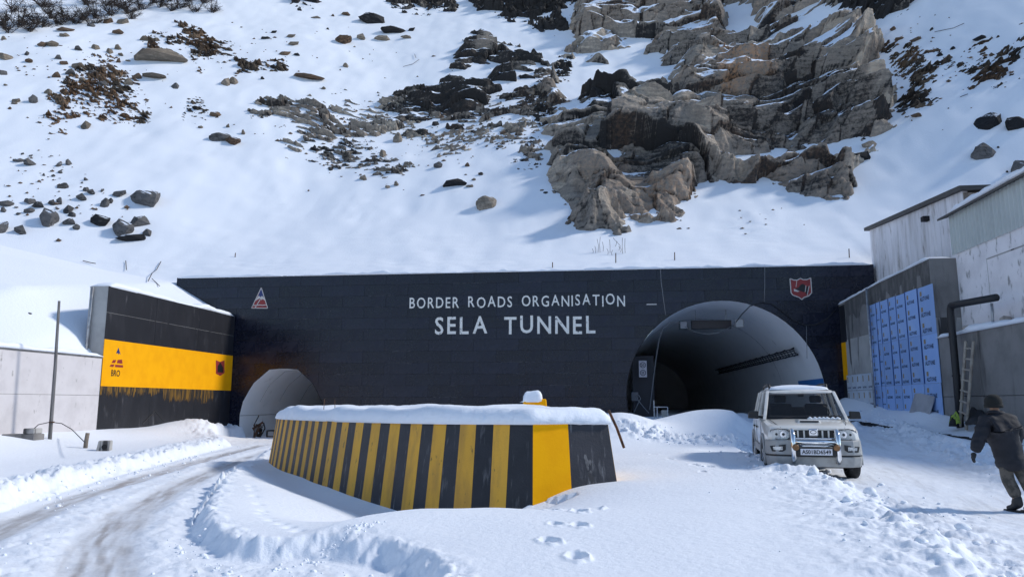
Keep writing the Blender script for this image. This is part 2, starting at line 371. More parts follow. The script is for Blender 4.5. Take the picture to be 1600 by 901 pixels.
def ground(x, y):
    L = np.interp(y, [0, 10, 20, 30, 42, 60], [-.08, -.1, -.15, -.2, -.32, -.32])
    R = np.interp(y, [0, 12, 16, 24, 30, 42], [0, .03, .14, .24, .42, .9])
    xa = np.interp(y, [0, 8, 15, 24, 42], [-4, -4, -5, -10, -12]); xb = xa + np.interp(y, [0, 42], [5, 12])
    base = L + (R - L) * sstep(0, 1, (x - xa) / (xb - xa))
    base = base + np.where(y < -5, 0, 0)
    wob = 0.16 * fbm(x * 1.1, y * 1.1, 3, 3) + 0.08 * fbm(x * 4.0, y * 4.0, 5, 3)
    sl = sdist_poly(x, y, ROAD_L); sr = sdist_poly(x, y, ROAD_R)
    sd = np.maximum(sl, sr)
    off = sstep(-0.02, 0.30, -sl + wob) * sstep(-0.1, 0.6, -sr + 1.5 * wob)
    z = base + off * (0.23 + 0.05 * fbm(x * .35, y * .35, 9, 3))
    # drift bank against the left walls
    z += sstep(12, 20, y) * 0.50 * np.exp(-((x + 21.6) / 2.4) ** 2) * off
    for c, sx, sy, h in MOUNDS:
        z += h * np.exp(-((x - c.x) / sx) ** 2 - ((y - c.y) / sy) ** 2)
    # behind the right kerb
    kz = np.interp(y, [14, 20, 24, 27, 29, 32, 36, 41, 42], [.2, .36, .47, .58, .68, .80, .92, 1.2, 1.25]) + sstep(12.1, 13.5, x) * np.interp(y, [20, 25, 29, 32, 36, 41], [.1, .12, .3, .5, .5, .75])
    kz += 0.06 * fbm(x * .9, y * .9, 21, 3) + 0.16 * np.exp(-((x - 13.2) / .6) ** 2 - ((y - 31.6) / 1.5) ** 2)
    z = np.where((x > 12.02) & (y > 12), np.maximum(kz, z), z)
    # hollow along the barrier and the drift crest in front of it
    sb = sdist_poly(x, y, BAR_POLY)
    dl, al, side = dist_line(x, y, BAR_L)
    nearl = np.exp(-(np.maximum(dl - .25, 0) / np.interp(al, [0, 2, 5], [.55, .8, 1.1])) ** 2) * (sb < 0.3)
    z -= np.interp(al, [0, .5, 1.4, 3, 6, 13], [.10, .48, .66, .50, .30, .26]) * nearl * off
    dc, ac, sc = dist_line(x, y, CREST)
    end = sstep(0, 1.0, ac) * sstep(0.0, 1.2, 4.4 - ac)
    z += 0.12 * end * np.exp(-(dc / np.where(sc < 0, 0.28, 1.3)) ** 2)
    inner = (sc < 0) & (y < 26) & (side > 0) & (sb < 0)
    z -= np.where(inner, .24 * sstep(0, 2.4, dc) * sstep(0, 1.0, dl) * sstep(.2, 2.6, -sl) * off * sstep(26, 18, y), 0)
    # broken snow
    b1, id1, cr1 = blocks(x / .42, y / .42, 31); b2, id2, cr2 = blocks(x / .19, y / .19, 37)
    lump = np.clip(cr1 * 1.2, 0, .6) * (id1 > .45) * (.35 + id1) + .45 * np.clip(cr2 * 1.3, 0, .6) * (id2 > .4)
    dbr, abr, sbr = dist_line(x, y, BERM_R); dbk, abk, _ = dist_line(x, y, BERM_K); dch, ach, _ = dist_line(x, y, CHUNK)
    fine = fbm(x * 6, y * 6, 41, 4)
    m_r = np.exp(-(dbr / np.interp(abr, [0, 4, 9], [.5, .95, 1.1])) ** 2) * sstep(-.35, .25, fbm(x * .8, y * .8, 47, 3) + .25)
    z += m_r * (0.06 + 0.035 * lump + 0.09 * fine)
    m_k = np.exp(-(dbk / .7) ** 2) * (x < 12.0)
    z += m_k * (0.16 + 0.16 * lump + 0.07 * fine)
    m_c = np.exp(-(dch / .8) ** 2)
    z += m_c * (0.04 + 0.22 * lump + 0.10 * fine)
    edge_l = np.exp(-((sl + .22) / .20) ** 2)                     # crumbled lip of the cut bank beside the left road
    z += edge_l * (0.03 * lump + 0.07 * fine)
    outl = (sl < 0) & (y > .0) & (x < -4 - .42 * y + 2.6)          # far side of the left road: ploughed, rough
    m_o = np.where(outl, np.exp(-((sl + .7) / .75) ** 2), 0)
    z += m_o * (0.07 + 0.12 * lump + 0.07 * fine)
    inr = sstep(0.0, .4, sd)
    onl = sstep(0, .4, sl); onr = sstep(0, .4, sr)
    z += inr * (0.018 * fbm(x * 3, y * 3, 51, 4))
    mid = onl * (0.05 * np.clip(fbm(x * 2.2, y * 2.2, 57, 4) + .1, 0, 1) + .03 * lump)
    d1, a1, s1 = dist_line(x, y, TRK1); d2, a2, s2 = dist_line(x, y, TRK2); d3, a3, s3 = dist_line(x, y, TRK3)
    w1 = np.interp(a1, [0, 10, 30], [.42, .36, .30]); w2 = np.interp(a2, [0, 10, 30], [.50, .40, .32])
    t1 = np.exp(-(d1 / w1) ** 4); t2 = np.exp(-(d2 / w2) ** 4); t3 = np.exp(-(d3 / .30) ** 2)
    z += mid * (1 - np.maximum(t1, t2)) - 0.035 * np.maximum(t1, t2) * onl
    wgt1 = vnoise(d1 * s1 * 11, a1 * .9, 61) * .6 + vnoise(d1 * s1 * 30, a1 * 2.2, 62) * .4
    wgt2 = vnoise(d2 * s2 * 11, a2 * .9, 63) * .6 + vnoise(d2 * s2 * 30, a2 * 2.2, 64) * .4
    wgt3 = vnoise(d3 * s3 * 9, a3 * .7, 65) * .6 + vnoise(d3 * s3 * 26, a3 * 2.0, 66) * .4
    dirt = t1 * (.42 + .75 * wgt1) * onl
    dirt = np.maximum(dirt, t2 * (.35 + .75 * wgt2) * onl)
    dirt = np.maximum(dirt, onl * .34 * sstep(.35, .8, wgt2) )
    dirt = np.maximum(dirt, onr * (.12 + .34 * sstep(.4, .85, wgt3) + .45 * t3 * wgt3))
    dirt = np.maximum(dirt, .22 * m_o * sstep(.4, .6, vnoise(x * 1.4, y * 1.4, 68)))
    for (fx, fy), s, r in FOOTW:
        m = (np.abs(x - fx) < .8) & (np.abs(y - fy) < .8)
        if not m.any(): continue
        xx = (x[m] - fx); yy = (y[m] - fy); c, sn = math.cos(r), math.sin(r)
        u = (xx * c + yy * sn) / (.10 * (.6 + .4 * s)); v = (-xx * sn + yy * c) / (.16 * (.6 + .4 * s))
        q = np.sqrt(u * u + v * v) + .25 * fbm(xx * 9 + fx, yy * 9, 71, 2)
        z[m] += -.13 * s * (1 - sstep(.55, 1.0, q)) + .045 * s * np.exp(-((q - 1.25) / .28) ** 2) * (.6 + fbm(xx * 8, yy * 8 + fx, 73, 2))
    for fx, fy in PAW:
        z -= .05 * np.exp(-(((x - fx) / .07) ** 2 + ((y - fy) / .09) ** 2))
    # under the barrier and the tunnels nothing sticks through
    z = np.where(sb > .05, np.minimum(z, 0.2), z)
    z = np.where((y > 42.3), np.where((x > 1) & (x < 13.5), base + .0 * x, np.where(x < -14.5, base, np.minimum(base, .6))), z)
    r = np.hypot(x, y)
    roadm = np.clip(np.maximum(onl, onr), 0, 1)
    return z, np.clip(dirt, 0, 1), sl, sr
def gz(x, y):
    return float(ground(np.array([float(x)]), np.array([float(y)]))[0][0])

az = np.concatenate([np.linspace(-180, -46, 46)[:-1], np.linspace(-46, -39, 30)[:-1], np.arange(-39, 39, .095), np.linspace(39, 46, 30), np.linspace(46, 180, 46)[1:]])
az = np.radians(az) - YAW
rr = [0.4, 1.2, 2.2, 3.2, 4.2]; q = 5.0
while q < 47: rr.append(q); q *= 1.0056
rr += [48.5, 52, 58, 66, 78, 95, 120, 160, 220, 320, 480, 700]
rr = np.array(rr)
A, Rr = np.meshgrid(az, rr)
gx = (Rr * np.sin(A)).ravel(); gy = (Rr * np.cos(A)).ravel()
gzv, gdirt, gsl, gsr = ground(gx, gy)
far = sstep(46, 90, np.hypot(gx, gy)) * (gy < 20)
gzv = gzv * (1 - far) - far * 0.3
co = np.stack([gx, gy, gzv], 1)
gf = grid_faces(len(rr), len(az))[:, ::-1]
fl = gsl[gf].mean(1); fr = gsr[gf].mean(1)
fid = np.where(fl > 0.0, 1, np.where(fr > 0.0, 2, 0))
gat = {'dirt': gdirt}
tag(link('snow_ground', sub_mesh('snow_ground', co, gf, fid == 0, True, gat), SNOW_G), 'white snow cover with footprints around the striped barrier', 'snow', kind='structure')
tag(link('road', sub_mesh('road', co, gf, fid == 1, True, gat), SNOW_G), 'snowy road with grey tyre tracks curving to the small tunnel', 'road', kind='structure')
tag(link('road', sub_mesh('road', co, gf, fid == 2, True, gat), SNOW_G), 'packed snow road beside the parked car and the walking person', 'road', kind='structure')
del A, Rr

# ================================================================== MOUNTAIN
_tt = np.linspace(0, 140, 561)
_S = np.concatenate([[0], np.cumsum((.50 + .36 * sstep(0, 13, _tt) + .10 * sstep(15, 60, _tt))[:-1] * (_tt[1] - _tt[0]))])
_XK = np.array([-160, -120, -60, -40, -30, -25.5, -22.6, -21.9])
_YK = np.array([10, 20, 25, 30, 34, 38, 42.3])
_T = np.array([[34, 36, 37, 38, 39, 40, 41], [26, 28, 29, 30, 31, 32, 33], [12.5, 13.5, 14.5, 15.5, 16.6, 17.8, 18.6], [7.4, 8.4, 9.2, 10.0, 10.8, 11.6, 12.2],
               [4.9, 5.5, 6.4, 7.8, 8.6, 9.3, 9.8], [3.4, 3.8, 4.6, 6.8, 7.5, 8.2, 9.0], [2.9, 3.3, 3.6, 4.7, 6.5, 6.9, 7.3], [2.8, 3.2, 3.45, 3.7, 5.3, 6.0, 6.9]])
def left_table(x, y):
    xc = np.clip(x, _XK[0], _XK[-1]); yc = np.clip(y, _YK[0], _YK[-1])
    i = np.clip(np.searchsorted(_XK, xc) - 1, 0, len(_XK) - 2); j = np.clip(np.searchsorted(_YK, yc) - 1, 0, len(_YK) - 2)
    u = (xc - _XK[i]) / (_XK[i + 1] - _XK[i]); v = (yc - _YK[j]) / (_YK[j + 1] - _YK[j])
    return (_T[i, j] * (1 - u) + _T[i + 1, j] * u) * (1 - v) + (_T[i, j + 1] * (1 - u) + _T[i + 1, j + 1] * u) * v
def mountain(x, y):
    t = np.clip(y - 42.3, 0, 139)
    S = np.interp(t, _tt, _S)
    zl = left_table(x, y)
    zr = 9.0 + .22 * np.clip(x - 15.6, 0, 200) + np.where(y < 42.3, (y - 42.3) * .1, 0)
    z0 = np.where(x < -21.65, zl, np.where(x > 15.6, zr, 9.12))
    zs = 9.12 + .31 * np.log1p(np.exp((-x - 25) / 2.5)) * 2.5 + .22 * np.log1p(np.exp((x - 17) / 2.0)) * 2.0
    z0 = np.where((y > 42.3) & (x < -21.65), z0 + (np.maximum(z0, 9.12) - z0) * sstep(0, .8, t), z0)
    bl = sstep(0, 7, t)
    z = np.where(y < 42.3, z0, z0 * (1 - bl) + zs * bl + S)
    g = np.log1p(np.exp((x - 21) / 3.0)) * 3.0
    z += .36 * g * sstep(2, 14, t)                               # spur rising to the right of the gully
    z += sstep(3, 12, t) * (1.1 * fbm(x * .06, y * .06, 81, 2) + .35 * fbm(x * .22, y * .22, 83, 3))
    return z
def hit(px, py, shift=0.0):
    d = ray(px, py); t = np.arange(24, 260, .1)
    x, y, z = d[0] * t, d[1] * t, CAM_H + d[2] * t
    ok = ~((y < 42.3) & (x > -21.95) & (x < 15.6))
    below = (z < mountain(x, y)) & ok
    k = int(np.argmax(below)) if below.any() else len(t) - 1
    return Vector((x[k], y[k], float(mountain(x[k:k+1], y[k:k+1])[0])))

mx = np.concatenate([np.arange(-150, -72, 1.5), np.arange(-72, -21.9, .33), [-21.78, -21.6], np.arange(-21.2, 60, .33), np.arange(60, 120, 1.5)])
my = np.concatenate([np.arange(14, 42.1, .4), [42.22, 42.3], np.arange(42.42, 50, .16), np.arange(50, 112, .32), np.arange(112, 170, 1.2)])
X, Y = np.meshgrid(mx, my); X = X.ravel(); Y = Y.ravel()
Z = mountain(X, Y)
sl = fbm(X * .5 + Y * .1, Y * .18, 91, 4); runl = fbm(X * 1.6, Y * .35, 93, 4)
Z = Z + sstep(42.6, 46, Y) * (.07 * sl + .035 * runl) + .06 * fbm(X * .8, Y * .8, 95, 3) * sstep(42.4, 43.2, Y)
PX, PY = proj_np(X, Y, Z)
aval = sstep(60, 0, np.hypot((PX - 560) / 1.2, PY - 330)) + .8 * sstep(40, 0, np.hypot(PX - 430, (PY - 300) / 2)) + .9 * sstep(50, 0, np.hypot((PX - 1170) * .8, PY - 350)) + sstep(22, 0, np.abs(PY - 418)) * .5
aval *= (Y > 42.3)
ba, ia, ca = blocks(X / .55, Y / .45, 97)
Z = Z + aval * (.16 * np.clip(ca, 0, .6) * (ia > .35) + .05 * fbm(X * 3, Y * 3, 99, 2))
hole = (Y < 42.26) & (X > -21.7) & (X < 15.7)
mco = np.stack([X, Y, Z], 1)
mf = grid_faces(len(my), len(mx))
mf = mf[~hole[mf].any(1)]
slope = tag(link('mountain_slope', mesh_np('mountain_slope', mco, mf, True), SNOW), 'steep snow covered mountainside rising behind the tunnel front', 'mountain', kind='structure')

# ---- rock that stands out of the snow
def rock_material(name, dark, mid, pale, rust, const=None):
    m = bpy.data.materials.new(name); m.use_nodes = True
    t = m.node_tree; n = t.nodes; L = t.links; b = n['Principled BSDF']
    b.inputs['Roughness'].default_value = 0.85; b.inputs['Specular IOR Level'].default_value = 0.25
    tc = n.new('ShaderNodeTexCoord')
    def noise(sc, st=(1, 1, 1), det=7, rgh=.62):
        mp = n.new('ShaderNodeMapping'); mp.inputs['Scale'].default_value = st; mp.inputs['Rotation'].default_value = (0, math.radians(9), 0); L.new(tc.outputs['Object'], mp.inputs['Vector'])
        q = n.new('ShaderNodeTexNoise'); q.inputs['Scale'].default_value = sc; q.inputs['Detail'].default_value = det; q.inputs['Roughness'].default_value = rgh
        L.new(mp.outputs[0], q.inputs['Vector']); return q.outputs['Fac']
    def math_(op, a, c, cl=False):
        q = n.new('ShaderNodeMath'); q.operation = op; q.use_clamp = cl
        for k, v in ((0, a), (1, c)):
            if hasattr(v, 'is_linked'): L.new(v, q.inputs[k])
            else: q.inputs[k].default_value = v
        return q.outputs[0]
    def mr(v, a, c, o0=0., o1=1.):
        q = n.new('ShaderNodeMapRange'); q.interpolation_type = 'SMOOTHSTEP'; L.new(v, q.inputs[0])
        for k, z in zip(('From Min', 'From Max', 'To Min', 'To Max'), (a, c, o0, o1)): q.inputs[k].default_value = z
        return q.outputs[0]
    def mix(f, a, c):
        x = n.new('ShaderNodeMix'); x.data_type = 'RGBA'; L.new(f, x.inputs[0])
        for k, q in ((6, a), (7, c)):
            if hasattr(q, 'is_linked'): L.new(q, x.inputs[k])
            else: x.inputs[k].default_value = (*q, 1)
        return x.outputs[2]
    def attr(nm):
        a = n.new('ShaderNodeAttribute'); a.attribute_name = nm; return a.outputs['Fac']
    tone = attr('tone'); rustf = attr('rust'); bias = attr('cover')
    if const is not None:
        def val(x):
            q = n.new('ShaderNodeValue'); q.outputs[0].default_value = x; return q.outputs[0]
        oi = n.new('ShaderNodeObjectInfo')
        tone, rustf, bias = math_('ADD', val(const[0]), math_('MULTIPLY', math_('SUBTRACT', oi.outputs['Random'], .5), .25)), val(const[1]), val(const[2])
    strata = noise(1.1, (.35, .35, 3.2)); grain = noise(3.5); fine = noise(14, (.6, .6, 2.2))
    ms = math_('MULTIPLY', math_('SUBTRACT', strata, .5), .9)
    v = math_('ADD', math_('ADD', tone, ms), math_('ADD', math_('MULTIPLY', math_('SUBTRACT', grain, .5), .8), math_('MULTIPLY', math_('SUBTRACT', fine, .5), .7)))
    c = mix(mr(v, .15, .55), dark, mid); c = mix(mr(v, .55, 1.0), c, pale)
    c = mix(math_('MULTIPLY', rustf, mr(grain, .35, .65)), c, rust)
    geo = n.new('ShaderNodeNewGeometry'); sx = n.new('ShaderNodeSeparateXYZ'); L.new(geo.outputs['Normal'], sx.inputs[0])
    top = math_('ADD', sx.outputs['Z'], bias) if const is not None else math_('ADD', math_('MULTIPLY', sx.outputs['Z'], .10), math_('ADD', bias, -.06))
    cov = math_('ADD', top, math_('ADD', math_('MULTIPLY', math_('SUBTRACT', noise(.9), .5), .25), math_('MULTIPLY', math_('SUBTRACT', noise(5.0, (1, 1, 1.5)), .5), .45)))
    sf = mr(cov, .86, .92)
    c = mix(sf, c, (.78, .845, .945))
    L.new(c, b.inputs['Base Color'])
    bp = n.new('ShaderNodeBump'); bp.inputs['Distance'].default_value = .14; bp.inputs['Strength'].default_value = .9
    hh = math_('ADD', math_('MULTIPLY', strata, .8), math_('ADD', math_('MULTIPLY', grain, .5), math_('MULTIPLY', fine, .35)))
    L.new(hh, bp.inputs['Height']); L.new(bp.outputs[0], b.inputs['Normal'])
    return m
ROCK = rock_material('rock', (.030, .029, .029), (.235, .208, .178), (.50, .43, .345), (.37, .21, .115))
SCREE = rock_material('scree', (.024, .02, .017), (.11, .085, .062), (.25, .20, .15), (.24, .115, .045))

def rock_region(name, label, poly, h, blk, tone, rust, cover=0.0, step=.11, patches=(), tones=(), dip=-.12, terr=(2.4, .8), mat=None, seed=1, spread=1.0, amp=(1.1, .55, .25), base=.5, zones=(), fine=.34):
    P = [hit(*p) for p in poly]
    x0, x1 = min(p.x for p in P) - 1.2, max(p.x for p in P) + 1.2; y0, y1 = max(42.4, min(p.y for p in P) - 1.5), max(p.y for p in P) + 1.0
    xs = np.arange(x0, x1, step); ys = np.arange(y0, y1, step * .72)
    X, Y = np.meshgrid(xs, ys); sh = X.shape; X = X.ravel(); Y = Y.ravel()
    Z = mountain(X, Y); px, py = proj_np(X, Y, Z); D = np.hypot(X, Y) / 1155
    e = sdist_poly(px, py, poly) * D + spread * (1.1 * fbm(X * .45, Y * .45, seed, 3) + .5 * fbm(X * 1.7, Y * 1.7, seed + 2, 3))
    for pt in patches:
        e = np.minimum(e, -sdist_poly(px, py, pt) * D + .8 * fbm(X * .6, Y * .9, seed + 4, 3))
    c, s = math.cos(dip), math.sin(dip); U = X * c + Y * 1.38 * s; V = -X * s + Y * 1.38 * c
    U = U + .8 * fbm(X * .3, Y * .3, seed + 6, 2); V = V + .8 * fbm(X * .3, Y * .3, seed + 7, 2)
    b1, i1, c1 = blocks(U / (blk * 1.5), V / blk, seed + 10); b2, i2, c2 = blocks(U / (blk * .55), V / (blk * .32), seed + 20); b3, i3, c3 = blocks(U / (blk * .2), V / (blk * .13), seed + 30)
    def saw(f, w=.16):                                            # quick rise (rock face), slow fall (ledge)
        f = f - np.floor(f); return np.where(f < w, f / w, 1 - (f - w) / (1 - w)) - .5
    f1 = V / terr[0] + .5 * i1 + .35 * fbm(X * .25, Y * .25, seed + 8, 2)
    f2 = V / (terr[0] * .37) + .6 * i2 + .4 * fbm(X * .5, Y * .5, seed + 18, 2)
    gate = sstep(-.25, .25, fbm(X * .12, Y * .16, seed + 60, 3) + .15)
    wgt = sstep(-.9, .9, e)
    r = -base + (h + base) * sstep(-.7, 1.9, e) + wgt * (amp[0] * b1 * min(1, blk / 3) + amp[1] * b2 + amp[2] * b3 + terr[1] * gate * saw(f1) + terr[1] * fine * gate * saw(f2, .25) - .30 * (c1 < .045) - .14 * (c2 < .05) + .07 * fbm(X * 3.2, Y * 3.2, seed + 9, 3))
    for zp, za in zones:
        r = r - za * 3.3 * sstep(-.8, .8, sdist_poly(px, py, zp) * D + .9 * fbm(X * .5, Y * .6, seed + 80, 3))
    r = np.where(e < -1.2, -1.0, r)
    R = r.reshape(sh); B = blur2(R, 2)
    drs = np.gradient(B, axis=0) / step; drx = np.gradient(B, axis=1) / step
    nzs = ((.70 - .71 * drs) / np.sqrt(1 + drs ** 2 + drx ** 2)).ravel()
    snow = nzs + cover + .16 * fbm(X * .35, Y * .5, seed + 70, 3) + .14 * fbm(X * 1.8, Y * 2.2, seed + 72, 3)
    for zp, za in zones:
        snow = snow + za * sstep(-.8, .8, sdist_poly(px, py, zp) * D + .9 * fbm(X * .5, Y * .6, seed + 80, 3))
    k = sstep(.80, .90, snow)
    r = r * (1 - .75 * k) + (B.ravel() + .07) * .75 * k
    nrm = np.array([0.05, -.71, .70])
    co = np.stack([X, Y, Z], 1) + r[:, None] * nrm[None, :]
    tn = tone + .30 * (i1 - .5) + .26 * (i2 - .5) + .14 * (i3 - .5)
    ru = np.full_like(X, rust) * sstep(.3, .7, vnoise(X * .35, Y * .5, seed + 40))
    for tp, tv, rv in tones:
        kk = sstep(-.6, .6, sdist_poly(px, py, tp) * D + .9 * fbm(X * .7, Y * .7, seed + 50, 3) + .8 * (i2 - .5))
        tn = tn * (1 - kk) + (tv + .20 * (i2 - .5) + .12 * (i3 - .5)) * kk; ru = ru * (1 - kk) + rv * kk
    tn = tn - .40 * (c1 < .045) - .30 * (c2 < .05)
    F = grid_faces(*sh); keep = (r[F].max(1) > -.35)
    if not keep.any(): return
    me = sub_mesh(name, co, F, keep, False, {'tone': tn, 'rust': ru, 'cover': snow})
    o = link(name, me, mat or ROCK, slope)
    o['label'] = label
    return o

rock_region('rock_cliff', 'big grey and tan rock cliff with snow on its ledges',
    [(893, -60), (893, 45), (905, 70), (862, 105), (842, 150), (846, 215), (866, 275), (906, 305), (908, 345), (962, 356), (990, 338), (1065, 335), (1088, 300), (1100, 285), (1160, 285), (1222, 305), (1328, 302), (1330, 262), (1362, 238), (1392, 200), (1388, 120), (1372, 62), (1335, 32), (1312, -60)],
    1.45, 6.4, .60, .20, fine=.12, cover=.22, step=.12, seed=101, amp=(1.35, .42, .07), terr=(4.4, 1.9),
    zones=[([(852, 200), (900, 190), (1000, 186), (1098, 232), (1090, 305), (985, 350), (908, 352), (862, 285)], -.27), ([(1100, 280), (1330, 262), (1330, 306), (1180, 312)], -.16), ([(1090, 130), (1250, 120), (1392, 130), (1396, 205), (1300, 220), (1110, 225)], -.12), ([(898, 66), (1000, 58), (1078, 112), (1062, 158), (960, 158), (900, 140)], .24), ([(1118, -30), (1240, -30), (1335, 42), (1240, 64), (1150, 62)], .24), ([(1180, 62), (1322, 72), (1332, 128), (1200, 124)], .14),
           ([(843, 148), (905, 140), (918, 210), (850, 218)], .17), ([(985, 156), (1056, 154), (1056, 186), (988, 182)], .26), ([(1000, 20), (1112, 30), (1112, 66), (930, 66)], .12), ([(1080, 150), (1140, 120), (1150, 200), (1100, 200)], .10), ([(860, 225), (960, 215), (965, 262), (880, 280)], .10)],
    patches=[[(1142, 258), (1190, 236), (1250, 230), (1342, 214), (1348, 240), (1250, 252), (1150, 268)], [(940, 85), (1000, 80), (1060, 130), (1000, 140), (960, 118)], [(1128, 10), (1175, 8), (1180, 55), (1135, 48)],
             [(862, 110), (900, 92), (960, 120), (930, 140), (880, 150)], [(963, 262), (1035, 278), (1010, 296), (965, 284)]],
    tones=[([(1120, 215), (1170, 140), (1240, 125), (1330, 135), (1388, 200), (1330, 225), (1250, 232), (1160, 240)], .34, .05), ([(945, 190), (1040, 170), (1110, 190), (1095, 235), (1000, 240), (950, 215)], .72, .1),
           ([(965, 235), (1085, 240), (1088, 280), (1010, 285), (968, 265)], .3, .0), ([(985, 290), (1082, 285), (1070, 335), (985, 335)], .62, .5), ([(1330, 55), (1385, 70), (1388, 165), (1340, 160), (1330, 110)], .95, .25),
           ([(1120, 100), (1195, 100), (1200, 160), (1120, 170)], .55, .9), ([(900, -60), (1110, -60), (1110, 45), (905, 60)], .55, .15), ([(905, 270), (985, 250), (985, 340), (910, 340)], .50, .25), ([(1170, 270), (1320, 262), (1325, 300), (1180, 300)], .6, .2),
           ([(900, 135), (960, 130), (975, 190), (905, 190)], .2, .0), ([(1240, 60), (1320, 60), (1330, 120), (1240, 120)], .62, .2)])
rock_region('rock_outcrop', 'dark blocky rock outcrop left of the big cliff',
    [(600, 190), (640, 140), (695, 124), (715, 86), (722, 60), (752, 44), (770, 60), (805, 66), (845, 78), (856, 100), (838, 140), (800, 146), (772, 156), (758, 186), (722, 188), (690, 176), (655, 196), (618, 196)],
    0.50, 4.2, .22, .05, fine=.08, cover=.2, step=.12, seed=131, amp=(1.0, .22, .05), terr=(2.8, 1.2), tones=[([(755, 40), (775, 40), (775, 85), (750, 85)], .6, .1)], patches=[[(700, 120), (745, 98), (770, 112), (760, 124), (720, 128)]], spread=.7)
rock_region('rock_outcrop', 'grey tan layered rock band in the middle of the slope',
    [(386, 172), (440, 152), (520, 146), (606, 152), (656, 190), (640, 214), (590, 224), (545, 218), (505, 230), (462, 236), (410, 212)],
    .12, 2.8, .58, .15, fine=.2, cover=0.14, base=0.46, step=.10, seed=141, terr=(1.2, .5), spread=1.2, amp=(.5, .28, .12), tones=[([(530, 165), (612, 158), (600, 205), (540, 200)], .7, .0)])
rock_region('rock_outcrop', 'thin broken rock ledges under the layered band',
    [(478, 232), (520, 226), (560, 226), (592, 236), (628, 262), (612, 292), (585, 290), (560, 262), (500, 250)], .15, 1.3, .4, .1, cover=0.06, base=0.16, step=.10, seed=151, terr=(.9, .35), spread=1.3, amp=(.3, .25, .12))
rock_region('rock_outcrop', 'brown scree and gravel patch on the left slope',
    [(66, 190), (86, 160), (98, 122), (132, 96), (172, 92), (205, 118), (216, 150), (236, 162), (226, 188), (200, 184), (170, 182), (118, 192)], .10, 1.4, .40, .5, cover=0.02, base=0.16, step=.10, seed=161, terr=(.7, .12), mat=SCREE, spread=1.5, amp=(.12, .18, .20))
rock_region('rock_outcrop', 'small brown rubble patch right of the scree',
    [(280, 160), (310, 155), (340, 178), (320, 186), (290, 178)], .06, 1.2, .35, .4, cover=0.04, base=0.12, step=.10, seed=167, terr=(.7, .12), mat=SCREE, spread=1.2, amp=(.1, .18, .2))
rock_region('rock_outcrop', 'brown rocky ridge with broken stones at upper left',
    [(222, 70), (262, 44), (286, 38), (330, 58), (372, 76), (396, 84), (444, 100), (440, 112), (385, 118), (350, 98), (312, 108), (296, 82), (258, 74)], .2, 1.7, .4, .35, cover=0.03, base=0.25, step=.12, seed=171, terr=(1.0, .25), mat=SCREE, spread=1.3, amp=(.35, .25, .2))
rock_region('rock_outcrop', 'dark brown scree right of the cliff in the gully',
    [(1375, 70), (1420, 56), (1462, 84), (1484, 100), (1468, 150), (1438, 182), (1408, 186), (1394, 150), (1382, 110)], .14, 1.5, .3, .35, cover=0.03, base=0.2, step=.11, seed=181, terr=(1.0, .2), mat=SCREE, spread=1.4, amp=(.25, .25, .22))
rock_region('rock_outcrop', 'dark broken rocks along the right edge of the slope',
    [(1486, 110), (1530, 76), (1570, 60), (1640, 20), (1660, 110), (1602, 118), (1560, 138), (1520, 134)], .16, 1.6, .25, .3, cover=0.03, base=0.25, step=.11, seed=187, terr=(1.0, .25), mat=SCREE, spread=1.4, amp=(.3, .3, .25))
rock_region('rock_outcrop', 'dark ledges at the very top above the middle outcrop',
    [(730, -40), (738, 10), (765, 28), (800, 38), (850, 44), (888, 50), (892, 20), (885, -40)], .7, 2.4, .05, .0, cover=0, base=0.4, step=.14, seed=191, spread=.9, amp=(1.0, .6, .3))
rock_region('rock_outcrop', 'black rock at the top edge left of centre',
    [(452, -30), (458, 10), (476, 22), (500, 8), (505, -30)], .5, 1.8, .03, .0, cover=-0.02, base=0.4, step=.14, seed=193, spread=.6)
rock_region('rock_outcrop', 'row of dark rocks at the top edge of the middle',
    [(600, -30), (612, 12), (660, 20), (712, 16), (725, -30)], .45, 1.8, .2, .0, cover=0.02, base=0.35, step=.14, seed=195, spread=.9)
rock_region('rock_outcrop', 'black rocks under the top edge right of the cliff',
    [(1288, -30), (1296, 28), (1330, 34), (1372, 26), (1424, 12), (1430, -30)], .6, 2.2, .02, .0, cover=-0.02, base=0.4, step=.14, seed=197, spread=.7)
rock_region('rock_outcrop', 'thin scattered rock crust below the dark outcrop',
    [(636, 208), (700, 196), (760, 196), (836, 176), (850, 216), (800, 226), (740, 240), (680, 250), (640, 236)], .04, 1.3, .62, .12, cover=.08, base=.34, step=.11, seed=211, terr=(1.0, .4), spread=1.7, amp=(.35, .25, .12))
rock_region('rock_outcrop', 'snow dusted broken ledges joining the outcrop and the cliff',
    [(560, 160), (640, 128), (700, 118), (770, 150), (850, 118), (862, 205), (780, 206), (700, 204), (620, 208)], .05, 2.8, .40, .12, fine=.15, cover=.12, base=.34, step=.12, seed=217, terr=(1.0, .5), spread=1.7, amp=(.5, .3, .14))
rock_region('rock_outcrop', 'broken rock shelf between the outcrop and the cliff foot',
    [(770, 232), (800, 222), (838, 225), (842, 262), (812, 268), (790, 252)], .2, 1.5, .35, .05, cover=0.04, base=0.2, step=.11, seed=199, terr=(.9, .4), spread=1.0, amp=(.35, .28, .15))
rock_region('rock_outcrop', 'rubble of dark stones left of the cliff edge',
    [(826, 170), (850, 120), (876, 82), (892, 92), (880, 130), (858, 180), (840, 200)], .15, 1.2, .15, .05, cover=0.04, base=0.2, step=.11, seed=203, terr=(.8, .3), spread=1.3, amp=(.25, .28, .2))

